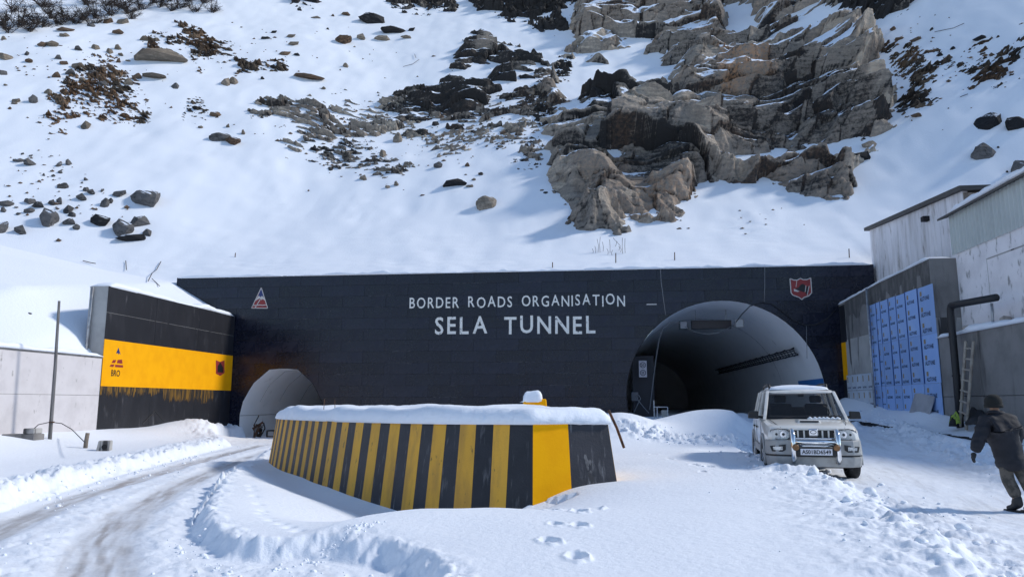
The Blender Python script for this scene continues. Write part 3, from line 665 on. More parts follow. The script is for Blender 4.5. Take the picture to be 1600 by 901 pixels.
# ================================================================== MATERIALS OF BUILT THINGS
FACADE = M('black_gloss_panel', (.0055, .0075, .0185), .27, spec=.42, c2=(.0100, .0130, .029), scale=.9, lo=.35, hi=.75, bump=.0012, bscale=3.0, rand=.26, c3=(.036, .032, .029), scale3=.4, lo3=.52, hi3=.80, roughvar=.12)
BACKING = M('dark_backing', (.008, .008, .010), .8)
BLACKP = M('black_wall_paint', (.010, .011, .016), .55, c2=(.020, .021, .027), scale=1.2, stretch=(1, 1, .35), lo=.45, hi=.75, bump=.004, bscale=14, c3=(.10, .10, .11), scale3=2.4, stretch3=(1, 1, .25), lo3=.58, hi3=.78)
WHITEL = M('white_wall_left', (.60, .575, .585), .85, c2=(.53, .505, .515), scale=1.1, lo=.4, hi=.7, bump=.006, bscale=18, c3=(.26, .25, .24), scale3=3.4, stretch3=(1, 1, .5), lo3=.62, hi3=.74)
YELLOWP = M('yellow_wall_paint', (.90, .405, .0), .7, spec=.2, c2=(.84, .36, .0), scale=1.4, lo=.35, hi=.7, bump=.003, bscale=18)
YDRIP = M('yellow_brush_strokes', (.19, .098, .010), .6, c2=(.014, .013, .013), scale=3.6, stretch=(2.5, 2.5, .2), lo=.40, hi=.58, bump=.002)
CONC = M('concrete', (.43, .42, .40), .85, c2=(.31, .30, .29), scale=.8, lo=.35, hi=.7, bump=.008, bscale=16, c3=(.055, .053, .052), scale3=.9, stretch3=(1.6, 1.6, .16), lo3=.55, hi3=.62)
CONC_D = M('dark_concrete', (.23, .22, .212), .85, c2=(.16, .153, .147), scale=.7, lo=.35, hi=.7, bump=.014, bscale=10, c3=(.06, .057, .055), scale3=1.0, stretch3=(1.4, 1.4, .2), lo3=.55, hi3=.72)
LINING = M('tunnel_lining', (.82, .82, .82), .7, c2=(.76, .76, .76), scale=.6, lo=.35, hi=.75, bump=.004, bscale=6, c3=(.55, .54, .53), scale3=1.2, lo3=.64, hi3=.8)
WHITEW = M('white_wash', (.82, .79, .80), .85, c2=(.72, .69, .70), scale=1.1, lo=.4, hi=.7, bump=.006, bscale=18, c3=(.30, .28, .27), scale3=3.2, stretch3=(1, 1, .5), lo3=.55, hi3=.70)
PLANKW = M('white_boards', (.80, .78, .80), .8, c2=(.58, .555, .55), scale=1.4, stretch=(1.4, 1.4, .22), lo=.42, hi=.68, bump=.005, bscale=20, rand=.10, c3=(.22, .185, .155), scale3=2.4, stretch3=(1, 1, .3), lo3=.57, hi3=.74)
STONEW = M('patchy_stone_wall', (.46, .40, .35), .85, c2=(.22, .18, .15), scale=2.2, lo=.42, hi=.6, bump=.02, bscale=6)
CORR = M('grey_green_sheet', (.50, .53, .51), .45, c2=(.44, .465, .45), scale=1.2, stretch=(1, 1, .3), lo=.4, hi=.7, rand=.05)
FASCIA = M('dark_fascia', (.07, .066, .062), .7, c2=(.08, .075, .07), scale=3)
WHITEP = M('white_letter_paint', (.82, .80, .74), .6, c2=(.16, .16, .17), scale=5.5, lo=.56, hi=.68, detail=8)
REDP = M('red_sign_paint', (.30, .030, .028), .5, c2=(.22, .028, .03), scale=4)
BLUEP = M('blue_sign_paint', (.018, .035, .15), .5)
BLACKT = M('black_sign_paint', (.012, .012, .014), .5)
CREAMP = M('cream_line_paint', (.62, .58, .54), .6)
GALV = M('galvanised_steel', (.42, .43, .44), .45, metal=.7, c2=(.30, .30, .31), scale=6)
RUST = M('rusty_steel', (.10, .045, .022), .85, c2=(.04, .022, .015), scale=9, bump=.002, bscale=60)
BLKPIPE = M('black_pipe_wrap', (.014, .014, .016), .55, bump=.004, bscale=22)
CABLE = M('black_cable', (.02, .02, .022), .6)
CABLEL = M('grey_cable', (.22, .22, .23), .6)
WOOD = M('weathered_wood', (.20, .165, .13), .85, c2=(.11, .09, .075), scale=3, stretch=(3, 3, .5), bump=.003, bscale=40)
BARY = M('yellow_weathered_paint', (.72, .37, .035), .7, c2=(.52, .27, .04), scale=2.2, stretch=(1.5, 1.5, .4), lo=.38, hi=.68, bump=.006, bscale=22, c3=(.13, .085, .03), scale3=9, stretch3=(1, 1, .45), lo3=.61, hi3=.74, rand=.10)
BARY2 = M('fresh_yellow_paint', (.92, .42, .0), .75, spec=.15, c2=(.87, .38, .0), scale=1.5, lo=.4, hi=.7, bump=.003, bscale=18)
BARB = M('black_weathered_paint', (.012, .0135, .021), .6, c2=(.022, .023, .032), scale=2.0, lo=.4, hi=.7, bump=.006, bscale=22, c3=(.15, .15, .16), scale3=5.0, stretch3=(2.2, 2.2, .2), lo3=.56, hi3=.76, rand=.3)
BARE = M('bare_scuffed_concrete', (.14, .14, .145), .85, c2=(.035, .035, .04), scale=7, stretch=(1, 1, .6), lo=.42, hi=.6)

def convex_clip(poly, a, b, keep_left):
    """cut a 2-D polygon with the line a-b"""
    out = []; nx, ny = -(b[1] - a[1]), (b[0] - a[0])
    def side(p):
        v = (p[0] - a[0]) * nx + (p[1] - a[1]) * ny
        return v if keep_left else -v
    for i in range(len(poly)):
        p, q = poly[i], poly[(i + 1) % len(poly)]; sp, sq = side(p), side(q)
        if sp >= 0: out.append(p)
        if (sp > 1e-9 and sq < -1e-9) or (sp < -1e-9 and sq > 1e-9):
            t = sp / (sp - sq); out.append((p[0] + (q[0] - p[0]) * t, p[1] + (q[1] - p[1]) * t))
    return out if len(out) >= 3 else []
def minus_convex(poly, hole):
    res = []; rest = poly
    for i in range(len(hole)):                                  # hole runs counter-clockwise: outside is on the right
        a, b = hole[i], hole[(i + 1) % len(hole)]
        o = convex_clip(rest, a, b, False)
        if o: res.append(o)
        rest = convex_clip(rest, a, b, True)
        if not rest: break
    return res
def poly_area(p): return abs(sum(p[i][0] * p[(i+1) % len(p)][1] - p[(i+1) % len(p)][0] * p[i][1] for i in range(len(p)))) / 2

FY = 42.0
ARC_C, ARC_Z, ARC_R = 7.12, 2.0, 5.33
BIG = [(ARC_C + ARC_R * math.cos(a), ARC_Z + ARC_R * math.sin(a)) for a in np.linspace(-0.36, math.pi + .36, 45)]
_lp = [(373, 690), (375, 647), (380, 627), (389.5, 610), (397, 598), (408, 591), (421, 583), (435, 577), (450, 575.5), (466, 577)]
SMALL = [(atY(a, b, FY).x, atY(a, b, FY).z) for a, b in _lp]
SMALL[0] = (SMALL[0][0], -.45)
scx = -18.15
SMALL = [(2 * scx - x, z) for x, z in SMALL] + SMALL[::-1]
def fix_ccw(p):
    a = sum(p[i][0] * p[(i+1) % len(p)][1] - p[(i+1) % len(p)][0] * p[i][1] for i in range(len(p)))
    return p if a > 0 else p[::-1]
def hull(pts):
    pts = sorted(set(pts)); 
    def half(ps):
        h = []
        for p in ps:
            while len(h) > 1 and (h[-1][0]-h[-2][0])*(p[1]-h[-2][1]) - (h[-1][1]-h[-2][1])*(p[0]-h[-2][0]) <= 0: h.pop()
            h.append(p)
        return h
    return half(pts)[:-1] + half(pts[::-1])[:-1]
BIG = hull(BIG); SMALL = hull(SMALL)

# ------------------------------------------------------------------ the tunnel front
portal = thing('tunnel_portal', 'long black tunnel front wall with white lettering and two tunnel mouths', 'tunnel', (0, FY, 0))
TOPZ = 9.22
def rows_minus(rect):
    ps = [rect]
    for h in (BIG, SMALL):
        ps = [q for p in ps for q in minus_convex(p, h)]
    return [p for p in ps if poly_area(p) > .004]
b = MB()
for p in rows_minus([(-25.2, -1.0), (15.4, -1.0), (15.4, TOPZ - .03), (-25.2, TOPZ - .03)]):
    b.prism([(x, .02, z) for x, z in p], [(x, .75, z) for x, z in p])
b.build('wall', BACKING, portal, recalc=True)
rowh = .655
nrow = int(math.ceil((TOPZ + .6) / rowh)); k = 0
for r in range(nrow):
    z1 = TOPZ - r * rowh; z0 = z1 - rowh
    x = -25.2 - (1.3 if r % 2 else 0) ; 
    while x < 15.4:
        x2 = x + 2.62
        xa, xb = max(x, -25.2), min(x2, 15.4); x = x2
        if xb - xa < .1: continue
        g = .005
        ps = rows_minus([(xa + g, z0 + g), (xb - g, z0 + g), (xb - g, z1 - g), (xa + g, z1 - g)])
        if not ps: continue
        mb = MB(); dy = random.uniform(-.003, .003); t1, t2 = random.gauss(0, .0012), random.gauss(0, .0012)
        cx, cz = (xa + xb) / 2, (z0 + z1) / 2
        for p in ps:
            mb.prism([(px_ - cx, -.035 + dy + t1 * (px_ - cx) + t2 * (pz_ - cz), pz_ - cz) for px_, pz_ in p], [(px_ - cx, .018, pz_ - cz) for px_, pz_ in p])
        mb.build('panel', FACADE, portal, loc=(cx, 0, cz))
DUST = M('pale_joint_dust', (.13, .13, .14), .8, c2=(.03, .03, .035), scale=4, stretch=(1, 1, 1), lo=.42, hi=.6)
_dr = random.Random(12)
for k in range(34):
    r = _dr.randrange(1, nrow - 1); zc = TOPZ - r * rowh; xa = _dr.uniform(-20.5, 11.5); ln = _dr.uniform(.4, 2.4)
    if any(sum(1 for i in range(len(h)) if (h[(i+1) % len(h)][0] - h[i][0]) * (zc - h[i][1]) - (h[(i+1) % len(h)][1] - h[i][1]) * (xx - h[i][0]) >= -.15) == len(h) for h in (BIG, SMALL) for xx in (xa, xa + ln / 2, xa + ln)): continue
    MB().box(xa, xa + ln, -.0415, -.030, zc - _dr.uniform(.004, .009), zc + .005).build('joint_dust', DUST, portal)
# linings of the two bores
def bore(name, prof, depth, m, y0=-.045, n=24):
    p = fix_ccw(prof); mb = MB()
    cx_ = sum(q[0] for q in p) / len(p); cz_ = sum(q[1] for q in p) / len(p); p = [(x + (cx_ - x) * .004, z + (cz_ - z) * .004) for x, z in p]
    rings = []
    for i in range(n + 1):
        t = (i / n) ** 1.6
        rings.append([(x, y0 + depth * t, z) for x, z in p])
    mb.loft(rings, True, False, True)
    me = mb.mesh(name, False); smooth_by_angle(me, .5)
    return link(name, me, m, portal)
lin = bore('tunnel_lining', BIG, 60, LINING); lin['label'] = 'grey concrete vault of the large tunnel'
lin2 = bore('tunnel_lining', SMALL, 40, LINING); lin2['label'] = 'grey concrete vault of the small tunnel'
for nm, P_ in (('portal_rim', BIG), ('portal_rim', SMALL)):
    cx_ = sum(p[0] for p in P_) / len(P_); cz_ = sum(p[1] for p in P_) / len(P_); pr = [p for p in fix_ccw(P_)]
    inn = [(x + (cx_ - x) * .002, z + (cz_ - z) * .002) for x, z in pr]; out = [(x - (cx_ - x) * .006, z - (cz_ - z) * .006) for x, z in pr]
    mb = MB(); n_ = len(pr)
    mb.loft([[(x, .0, z) for x, z in inn], [(x, -.062, z) for x, z in inn], [(x, -.062, z) for x, z in out], [(x, -.02, z) for x, z in out]], True, False, False)
    mb.build(nm, BACKING, portal)
# joints between the lining sections of the large bore
for yy in (9.0,):
    mb = MB(); arc = [(ARC_C + (ARC_R - .012) * math.cos(a), yy, ARC_Z + (ARC_R - .012) * math.sin(a)) for a in np.linspace(-.2, math.pi + .2, 40)]
    mb.tube(arc, .012, 4); mb.build('joint', BACKING, lin)
xl_ = min(p[0] for p in SMALL)
MB().tube([(xl_ + .035, -.02, .95), (xl_ + .035, 14, .95)], .012, 4).build('joint', CONC_D, lin2)
for yy in (2.2, 5.0, 8.5): MB().tube([(x + (scx - x) * .006, yy, z + (1.2 - z) * .006) for x, z in fix_ccw(SMALL)][1:], .012, 4).build('joint', CONC_D, lin2)
# lettering
def letters(txt, xl, xr, zlow, zhigh, bold):
    size = 1.0; gap = .19; items = []; x = 0.0
    for ch in txt:
        if ch == ' ': x += .62; continue
        me = text_mesh(ch, size, bold, .004); lo, hi = mesh_bounds(me)
        items.append((ch, me, x - lo[0])); x += (hi[0] - lo[0]) + gap
    tot = x - gap; capH = mesh_bounds(text_mesh('E', size, bold, .004)); ch_h = capH[1][1] - capH[0][1]
    sx = (xr - xl) / tot; sz = (zhigh - zlow) / ch_h
    for ch, me, xo in items:
        me.transform(Matrix(((1, 0, 0, xo), (0, 1, 0, -capH[0][1]), (0, 0, 1, 0), (0, 0, 0, 1))))
        me.transform(Matrix(((sx, 0, 0, 0), (0, 0, -1, 0), (0, sz, 0, 0), (0, 0, 0, 1))))
        o = link('letter', me, WHITEP, portal, loc=(xl + random.uniform(-.01, .01), -.048, zlow + random.uniform(-.012, .012)))
        o.rotation_euler = (0, random.uniform(-.008, .008), 0)
letters('BORDER ROADS ORGANISATION', -10.67, 1.80, 7.14, 7.76, .008)
letters('SELA TUNNEL', -9.12, .11, 5.60, 6.60, .014)

def flat(name, pts, y, m, parent, th=.004, xz=True):
    """thin painted shape on a wall that looks along -Y (xz) or +X/-X (yz)"""
    mb = MB()
    mb.prism([(x, y, z) for x, z in pts], [(x, y - th, z) for x, z in pts]); return mb.build(name, m, parent)
def strip(name, pts, wd, y, m, parent, th=.004):
    mb = MB()
    for (x0, z0), (x1, z1) in zip(pts[:-1], pts[1:]):
        d = math.hypot(x1 - x0, z1 - z0) or 1; nx, nz = -(z1 - z0) / d * wd / 2, (x1 - x0) / d * wd / 2
        q = [(x0 + nx, z0 + nz), (x1 + nx, z1 + nz), (x1 - nx, z1 - nz), (x0 - nx, z0 - nz)]
        mb.prism([(x, y, z) for x, z in q], [(x, y - th, z) for x, z in q])
    return mb.build(name, m, parent)
# triangle emblem at the left
def w_(lst): return [(atY(a, b, FY).x, atY(a, b, FY).z) for a, b in lst]
em = w_([(408.6, 450), (418.7, 481.5), (394, 481.5)])
flat('emblem', em, -.046, REDP, portal)['label'] = 'triangular emblem with blue top and red foot'
emo = portal.children[-1]
s_ = lambda lst: w_([(380 + a / 18.02, 440 + b / 18.02) for a, b in lst])
flat('blue_peak', s_([(520, 190), (600, 400), (580, 440), (540, 400), (500, 440), (460, 400), (430, 410)]), -.051, BLUEP, emo)
flat('snow_line', s_([(430, 410), (460, 400), (500, 440), (540, 400), (590, 440), (635, 540), (560, 490), (520, 520), (480, 470), (420, 500), (355, 545)]), -.051, CREAMP, emo)
strip('outline', s_([(520, 170), (700, 745), (245, 745), (520, 170)]), .045, -.053, CREAMP, emo)
strip('outline', s_([(490, 500), (340, 745)]), .05, -.053, CREAMP, emo)
strip('outline', s_([(270, 670), (400, 665), (480, 655), (560, 665), (660, 650)]), .05, -.053, CREAMP, emo)
# shield at the right
s_ = lambda lst: w_([(1220 + a / 18.02, 425 + b / 18.02) for a, b in lst])
SH = [(250, 185), (360, 228), (450, 230), (545, 180), (620, 215), (720, 215), (835, 170), (850, 400), (862, 580), (790, 665), (640, 720), (585, 775), (500, 710), (330, 650), (280, 580), (262, 330)]
emo = flat('emblem', s_(SH), -.046, REDP, portal); emo['label'] = 'red shield emblem with black figure'
strip('outline', s_(SH + SH[:1]), .05, -.052, CREAMP, emo)
flat('black_figure', s_([(410, 470), (490, 440), (560, 350), (620, 330), (690, 380), (680, 540), (640, 570), (560, 540), (430, 500)]), -.051, BLACKT, emo)
flat('black_bar', s_([(730, 400), (775, 400), (735, 640), (685, 600), (700, 500)]), -.051, BLACKT, emo)
flat('pale_hand', s_([(360, 470), (440, 505), (520, 545), (460, 560), (365, 540)]), -.0515, CREAMP, emo)
strip('outline', s_([(790, 390), (735, 655)]), .035, -.052, CREAMP, emo)
strip('outline', s_([(445, 245), (420, 420)]), .03, -.052, CREAMP, emo)
strip('outline', s_([(700, 380), (680, 560)]), .035, -.052, CREAMP, emo)

# cables on the front
def px_path(lst, y): return [atY(a, b, FY + y) for a, b in lst]
def cable(name, pts, r, m, label, cat='cable', parent=None, n=6):
    o = MB().tube(pts, r, n).build(name, m, parent, smooth=True)
    if parent is None: tag(o, label, cat)
    return o
def arc_pts(p0, p1, sag, n=10):
    p0, p1 = Vector(p0), Vector(p1)
    return [p0.lerp(p1, i / n) + Vector((0, 0, -4 * sag * (i / n) * (1 - i / n))) for i in range(n + 1)]
cable('cable', px_path([(1032, 419), (1033, 440), (1036, 462), (1040, 492)], -.07), .022, CABLEL, 'pale cable hanging down the tunnel front beside the lettering')
cable('cable', px_path([(1195, 413), (1195, 445), (1194, 472)], -.07), .02, CABLEL, 'thin cable dropping from wall top above the large tunnel')
cable('cable', px_path([(1150, 503), (1160, 490), (1172, 478), (1190, 472), (1205, 474), (1222, 486), (1240, 500), (1258, 508), (1275, 507), (1292, 498), (1307, 482)], -.12), .030, CABLE, 'black cable looping over the right shoulder of the large tunnel')
cable('cable', px_path([(1260, 509), (1261, 560)], -.06), .015, CABLEL, 'short thin cable hanging right of the large tunnel')
for (a, b_, c_) in ((1012, 474, 16),):
    MB().box(*(lambda p: (p.x - .28, p.x + .28, p.y - .07, p.y - .045, p.z - .03, p.z + .03))(atY(1018, 475.5, FY))).build('cable_clip', CREAMP, portal).location = (0, -FY, 0)
# snow lip on top of the front
def ridge_snow(name, path, wid, hgt, m, label, seed=0, n=7, wob=.25, cat='snow', step=.18):
    """rounded snow cap along a path: path points are the centre of its base"""
    P = [Vector(p) for p in path]; pts = []
    for a, c in zip(P[:-1], P[1:]):
        k = max(1, int((c - a).length / step)); pts += [a.lerp(c, i / k) for i in range(k)]
    pts.append(P[-1]); rings = []; s = 0
    for i, p in enumerate(pts):
        t = pts[min(i + 1, len(pts) - 1)] - pts[max(i - 1, 0)]; t.z = 0; t.normalize(); nrm = Vector((t.y, -t.x, 0))
        if i: s += (pts[i] - pts[i - 1]).length
        e = min(1, .25 + min(s, 10)/ .5, .25 + (len(pts) - 1 - i) * step / .5)
        h = hgt * e * (1 + wob * 2 * (float(vnoise(np.array([s * .7]), np.array([1.5]), seed)[0]) - .5) + wob * 1.2 * (float(vnoise(np.array([s * 3.1]), np.array([2.5]), seed)[0]) - .5))
        ww = wid * (1 + wob * .3 * (float(vnoise(np.array([s * 1.7]), np.array([5.5]), seed)[0]) - .5))
        ring = []
        for j in range(n + 1):
            a = math.pi * j / n
            ring.append(p + nrm * (ww / 2 * math.copysign(abs(math.cos(a)) ** .6, math.cos(a))) + Vector((0, 0, h * max(0, math.sin(a)) ** .55)))
        rings.append(ring)
    mb = MB().loft(rings, False, True, True)
    mb.f += [(k * (n + 1), (k + 1) * (n + 1), (k + 1) * (n + 1) + n, k * (n + 1) + n) for k in range(len(rings) - 1)]
    o = mb.build(name, m, None, smooth=True)
    return tag(o, label, cat)
ridge_snow('snow_cap', [(-25.1, FY + .32, TOPZ - .04), (15.2, FY + .32, TOPZ - .04)], .90, .17, SNOW, 'long snow edge along the top of the black tunnel front', 3, wob=.9)

# ------------------------------------------------------------------ fittings of the large tunnel
def bxobj(name, x0, x1, y0, y1, z0, z1, m, parent=None, bevel=0.0): return MB().box(x0, x1, y0, y1, z0, z1).build(name, m, parent, bevel=bevel)
sg = thing('message_board', 'long dark message board hung under the large tunnel crown', 'sign', tuple(atY(1111, 507, 45.5)))
W2 = 1.18; H2 = .26
bxobj('case', -W2, W2, -.12, .12, -H2, H2, M('sign_case', (.025, .022, .026), .5), sg, .015)
bxobj('face', -W2 + .05, W2 - .05, -.128, -.122, -H2 + .05, H2 - .05, M('sign_face', (.032, .022, .026), .35), sg)
for sx in (-.9, .9): MB().tube([(sx, 0, H2), (sx, 0, H2 + .75)], .03, 6).build('hanger', GALV, sg)
def floodlight(px, py, label, m, rz):
    p = atY(px, py, 44.2); f = thing('floodlight', label, 'light', tuple(p), rz)
    bxobj('housing', -.24, .24, -.10, .10, -.24, .24, m, f, .02)
    bxobj('glass', -.20, .20, -.112, -.102, -.20, .20, M('flood_glass', (.35, .36, .38), .15), f)
    MB().tube([(-.26, 0, 0), (-.26, .16, .2), (.26, .16, .2), (.26, 0, 0)], .018, 5).build('bracket', GALV, f)
    for k in range(5): bxobj('fin', -.2 + .09 * k, -.18 + .09 * k, .10, .15, -.2, .2, m, f)
floodlight(1067, 508, 'dark square floodlight left of the hung message board', M('flood_dark', (.035, .05, .055), .5), .3)
floodlight(1155.5, 505, 'grey square floodlight right of the hung message board', M('flood_grey', (.26, .25, .24), .5), -.2)
cable('cable', [atY(a, b, 43.6) for a, b in [(1015, 640), (1020, 600), (1025, 560), (1030, 530), (1036, 512), (1048, 504), (1062, 504)]], .028, CABLEL, 'pale cable running up inside the left of the large tunnel')
cable('cable', [atY(a, b, 44.0) for a, b in [(1070, 510), (1085, 518), (1105, 522), (1125, 519), (1150, 506)]], .02, CABLEL, 'thin cable sagging between the two floodlights')
# board with two round traffic signs inside the left wall
p = atY(1004.5, 576, 43.2); tb = thing('sign_board', 'white board with two round signs inside the left tunnel wall', 'sign', tuple(p))
bxobj('board', -.22, .22, -.01, .01, -.47, .47, M('sign_white', (.50, .47, .50), .5), tb)
for zc, tx in ((.22, '20'), (-.22, 'No')):
    MB().disc((0, -.012, zc), (0, -1, 0), .175, .004, 24).build('ring', M('sign_ring', (.03, .03, .05), .5), tb)
    dsc = MB().disc((0, -.0165, zc), (0, -1, 0), .135, .003, 24).build('disc', M('sign_disc', (.42, .40, .43), .5), tb)
    if tx == '20':
        me = text_mesh('20', .2, .004, .001); me.transform(Matrix(((1, 0, 0, -.115), (0, 0, -1, -.021), (0, 1, 0, zc - .07), (0, 0, 0, 1)))); link('number', me, BLACKT, dsc)
    else:
        MB().box(-.07, -.03, -.022, -.0195, zc - .08, zc + .08).box(.02, .06, -.022, -.0195, zc - .08, zc + .08).build('number', BLACKT, dsc)
# dark panel, leaning frame and litter at the left foot of the mouth
pp = atY(995, 600, 44.0)
dpanel = tag(bxobj('dark_panel', pp.x - .25, pp.x + 1.0, 43.9, 44.3, .8, 4.4, M('dark_panel_paint', (.018, .018, .024), .6), None, .02), 'tall dark panel added for the dark shape of the inside left tunnel wall', 'dark_panel')  # added panel standing for the dark shape of the inside left wall
pp = atY(992, 619, 43.4); jb = thing('junction_box', 'small grey box low on the left tunnel wall', 'box', tuple(pp))
bxobj('box', -.2, .2, -.08, .1, -.26, .26, M('box_grey', (.09, .09, .10), .6), jb, .015); bxobj('lid', -.17, .17, -.09, -.081, -.22, .22, M('box_lid', (.11, .11, .12), .5), jb)
cable('cable', [atY(a, b, 43.3) for a, b in [(990, 645), (997, 630), (1001, 622), (998, 617), (994, 618), (998, 626), (1006, 636), (1014, 645)]], .025, CABLEL, 'grey cable crossed in a loop at the left tunnel foot')
fr = thing('barrier_frame', 'white tubular frame standing in the large tunnel mouth', 'frame', tuple(atY(1030, 648, 40.5)))
def tubeobj(name, pts, r, m, parent, n=8): return MB().tube(pts, r, n).build(name, m, parent, smooth=True)
WPIPE = M('white_tube', (.55, .55, .56), .45)
tubeobj('post', [(-.26, 0, -.3), (-.26, 0, .78)], .025, WPIPE, fr); tubeobj('post', [(-.1, 0, -.3), (-.1, 0, .42)], .025, WPIPE, fr); tubeobj('post', [(.45, 0, -.3), (.45, 0, .42)], .025, WPIPE, fr); tubeobj('rail', [(-.26, 0, .42), (.45, 0, .42)], .022, WPIPE, fr)
bxobj('plate', .12, .42, -.03, -.01, -.1, .26, M('plate_grey', (.30, .29, .27), .6), fr)
# cable tray along the right side of the vault
ct = thing('cable_tray', 'dark ladder cable tray running deep along the right tunnel vault', 'cable tray', (ARC_C + ARC_R * math.cos(.53), FY, ARC_Z + ARC_R * math.sin(.53)))
TR = M('tray_steel', (.035, .035, .04), .5, metal=.5); nx_, nz_ = -math.cos(.53), -math.sin(.53); tx_, tz_ = -nz_, nx_
def tp(o, s): return (nx_ * o + tx_ * s, nz_ * o + tz_ * s)
for s in (-.2, .2):
    a = tp(.22, s); MB().box(a[0] - .025, a[0] + .025, 2.0, 30, a[1] - .035, a[1] + .035).build('side_rail', TR, ct)
for k in range(38):
    y = 2.3 + k * .72; a, c = tp(.22, -.2), tp(.22, .2); MB().tube([(a[0], y, a[1]), (c[0], y, c[1])], .022, 4).build('rung', TR, ct)
for k in range(14):
    y = 2.6 + k * 2.0; a, c = tp(.01, .21), tp(.30, .21); MB().box(-.04, .04, -.05, .05, -.05, .05)
    MB().tube([(a[0], y, a[1]), (c[0], y, c[1])], .035, 4).tube([(tp(.01, -.21)[0], y, tp(.01, -.21)[1]), (tp(.30, -.21)[0], y, tp(.30, -.21)[1])], .035, 4).build('bracket', TR, ct)
mb = MB()
for j in range(2):
    a = tp(.19, -.08 + .16 * j); mb.tube([(a[0], 2.2, a[1]), (a[0], 29, a[1])], .03, 5)
mb.build('cable_bundle', CABLE, ct)
# blue band low on the right lining
mb = MB(); A0, A1 = .05, .19
mb.loft([[(ARC_C + (ARC_R - .03) * math.cos(a), y, ARC_Z + (ARC_R - .03) * math.sin(a)) for a in np.linspace(A0, A1, 6)] for y in (-.03, 2.5, 5.0)], False, False, False)
mb.build('blue_band', M('blue_band_paint', (.02, .15, .42), .5), lin)
# things at the foot of the small tunnel
p0 = atY(404, 683, 42.6)
jk = thing('debris_pile', 'dark heap of tangled scrap inside the small tunnel', 'scrap', (p0.x, p0.y, -.32))
for i in range(14):
    a = random.uniform(0, 6.28); r0 = random.uniform(0, .35); h = random.uniform(.4, 1.35)
    MB().tube([(r0 * math.cos(a), r0 * math.sin(a), 0), (r0 * math.cos(a) + random.uniform(-.3, .3), .2 * math.sin(a), h * .6), (random.uniform(-.3, .3), random.uniform(-.1, .1), h)], random.uniform(.03, .09), 5).build('scrap_bar', random.choice([RUST, CABLE, CONC_D]), jk)
p0 = atY(426, 682, 42.4)
bk = thing('equipment_box', 'small dark equipment box on the small tunnel floor', 'box', (p0.x, p0.y, -.32))
bxobj('case', -.3, .3, -.25, .25, 0, .45, M('eq_dark', (.02, .02, .022), .6), bk, .02); bxobj('panel', -.18, .16, -.262, -.252, .1, .36, M('eq_panel', (.30, .30, .30), .5), bk)

# ================================================================== LEFT SIDE WALLS
WX = -21.3
wl = thing('wing_wall', 'black wing wall with a broad yellow band left of the tunnel front', 'wall', (WX, 0, 0))
Y0, Y1, WZ = 30.2, 41.9, 6.80
b = MB(); b.box(-.92, -.012, Y0 + .02, Y1, -1, WZ); b.build('wall', CONC, wl, bevel=.03)
# black paint skin on the face that looks right, in slabs with joints
for (za, zb) in ((-1, 2.40), (4.44, 5.62), (5.63, WZ - .01)):
    for (ya, yb) in ((Y0, 33.9), (33.91, 37.9), (37.91, Y1)):
        MB().box(-.012, 0, ya + .004, yb - .004, za + .004, zb - .004).build('painted_slab', BLACKP, wl)
MB().box(-.012, .004, Y0, Y1, 2.40, 4.44).build('yellow_band', YELLOWP, wl)
mb = MB(); rnd = random.Random(5)
yy = Y0
top = []; bot = []
while yy < 39.9:
    L = .18 + .25 * vnoise(np.array([yy * .9]), np.array([.5]), 3)[0] + rnd.uniform(-.22, .14) + (.25 if yy > 35 else 0); top.append((yy, 2.404)); bot.append((yy, 2.40 - L)); yy += rnd.uniform(.02, .06)
for (a, c), (d, e), in zip(zip(top[:-1], top[1:]), zip(bot[:-1], bot[1:])):
    mb.add([(.0025, a[0], a[1]), (.0025, c[0], c[1]), (.0025, e[0], e[1]), (.0025, d[0], d[1])], [(0, 1, 2, 3)])
mb.build('brush_strokes', YDRIP, wl, recalc=False)
def on_x(lst, X, ox): return [(atX(a, b, X).y, atX(a, b, X).z) for a, b in lst]
def flat_x(name, pts, x, m, parent, th=.003):
    mb = MB(); mb.prism([(x, y, z) for y, z in pts], [(x + th, y, z) for y, z in pts]); return mb.build(name, m, parent)
q_ = lambda lst: on_x([(160 + a / 15.02, 535 + b / 15.02) for a, b in lst], WX, 0)
e1 = flat_x('emblem', q_([(372, 115), (425, 280), (385, 240), (372, 285), (355, 240), (318, 260)]), .005, BLUEP, wl); e1['label'] = 'small emblem with blue peak and red foot'
for pg in ([(250, 405), (325, 405), (290, 475), (210, 475)], [(355, 405), (460, 395), (468, 492), (335, 480)], [(200, 510), (280, 515), (250, 572), (165, 555)], [(300, 515), (480, 530), (482, 582), (290, 572)]):
    flat_x('red_block', q_(pg), .005, REDP, e1)
me = text_mesh('BRO', 1.0, .012, .002); lo, hi = mesh_bounds(me)
ya, yb = q_([(205, 700)])[0][0], q_([(410, 700)])[0][0]; za, zb = q_([(300, 790)])[0][1], q_([(300, 640)])[0][1]
kx = (yb - ya) / (hi[0] - lo[0]); kz = (zb - za) / (hi[1] - lo[1])
me.transform(Matrix(((1, 0, 0, -lo[0]), (0, 1, 0, -lo[1]), (0, 0, 1, 0), (0, 0, 0, 1)))); me.transform(Matrix(((0, 0, 1, .008), (kx, 0, 0, ya), (0, kz, 0, za), (0, 0, 0, 1))))
link('lettering', me, BLACKT, wl)
q_ = lambda lst: on_x([(130 + a / 3.467, 430 + b / 3.467) for a, b in lst], WX, 0)
e2 = flat_x('emblem', q_([(718, 458), (740, 468), (765, 460), (765, 528), (742, 544), (718, 532)]), .005, REDP, wl); e2['label'] = 'small red shield with black figure'
flat_x('black_figure', q_([(728, 490), (742, 470), (758, 500), (756, 526), (726, 524)]), .009, BLACKT, e2)
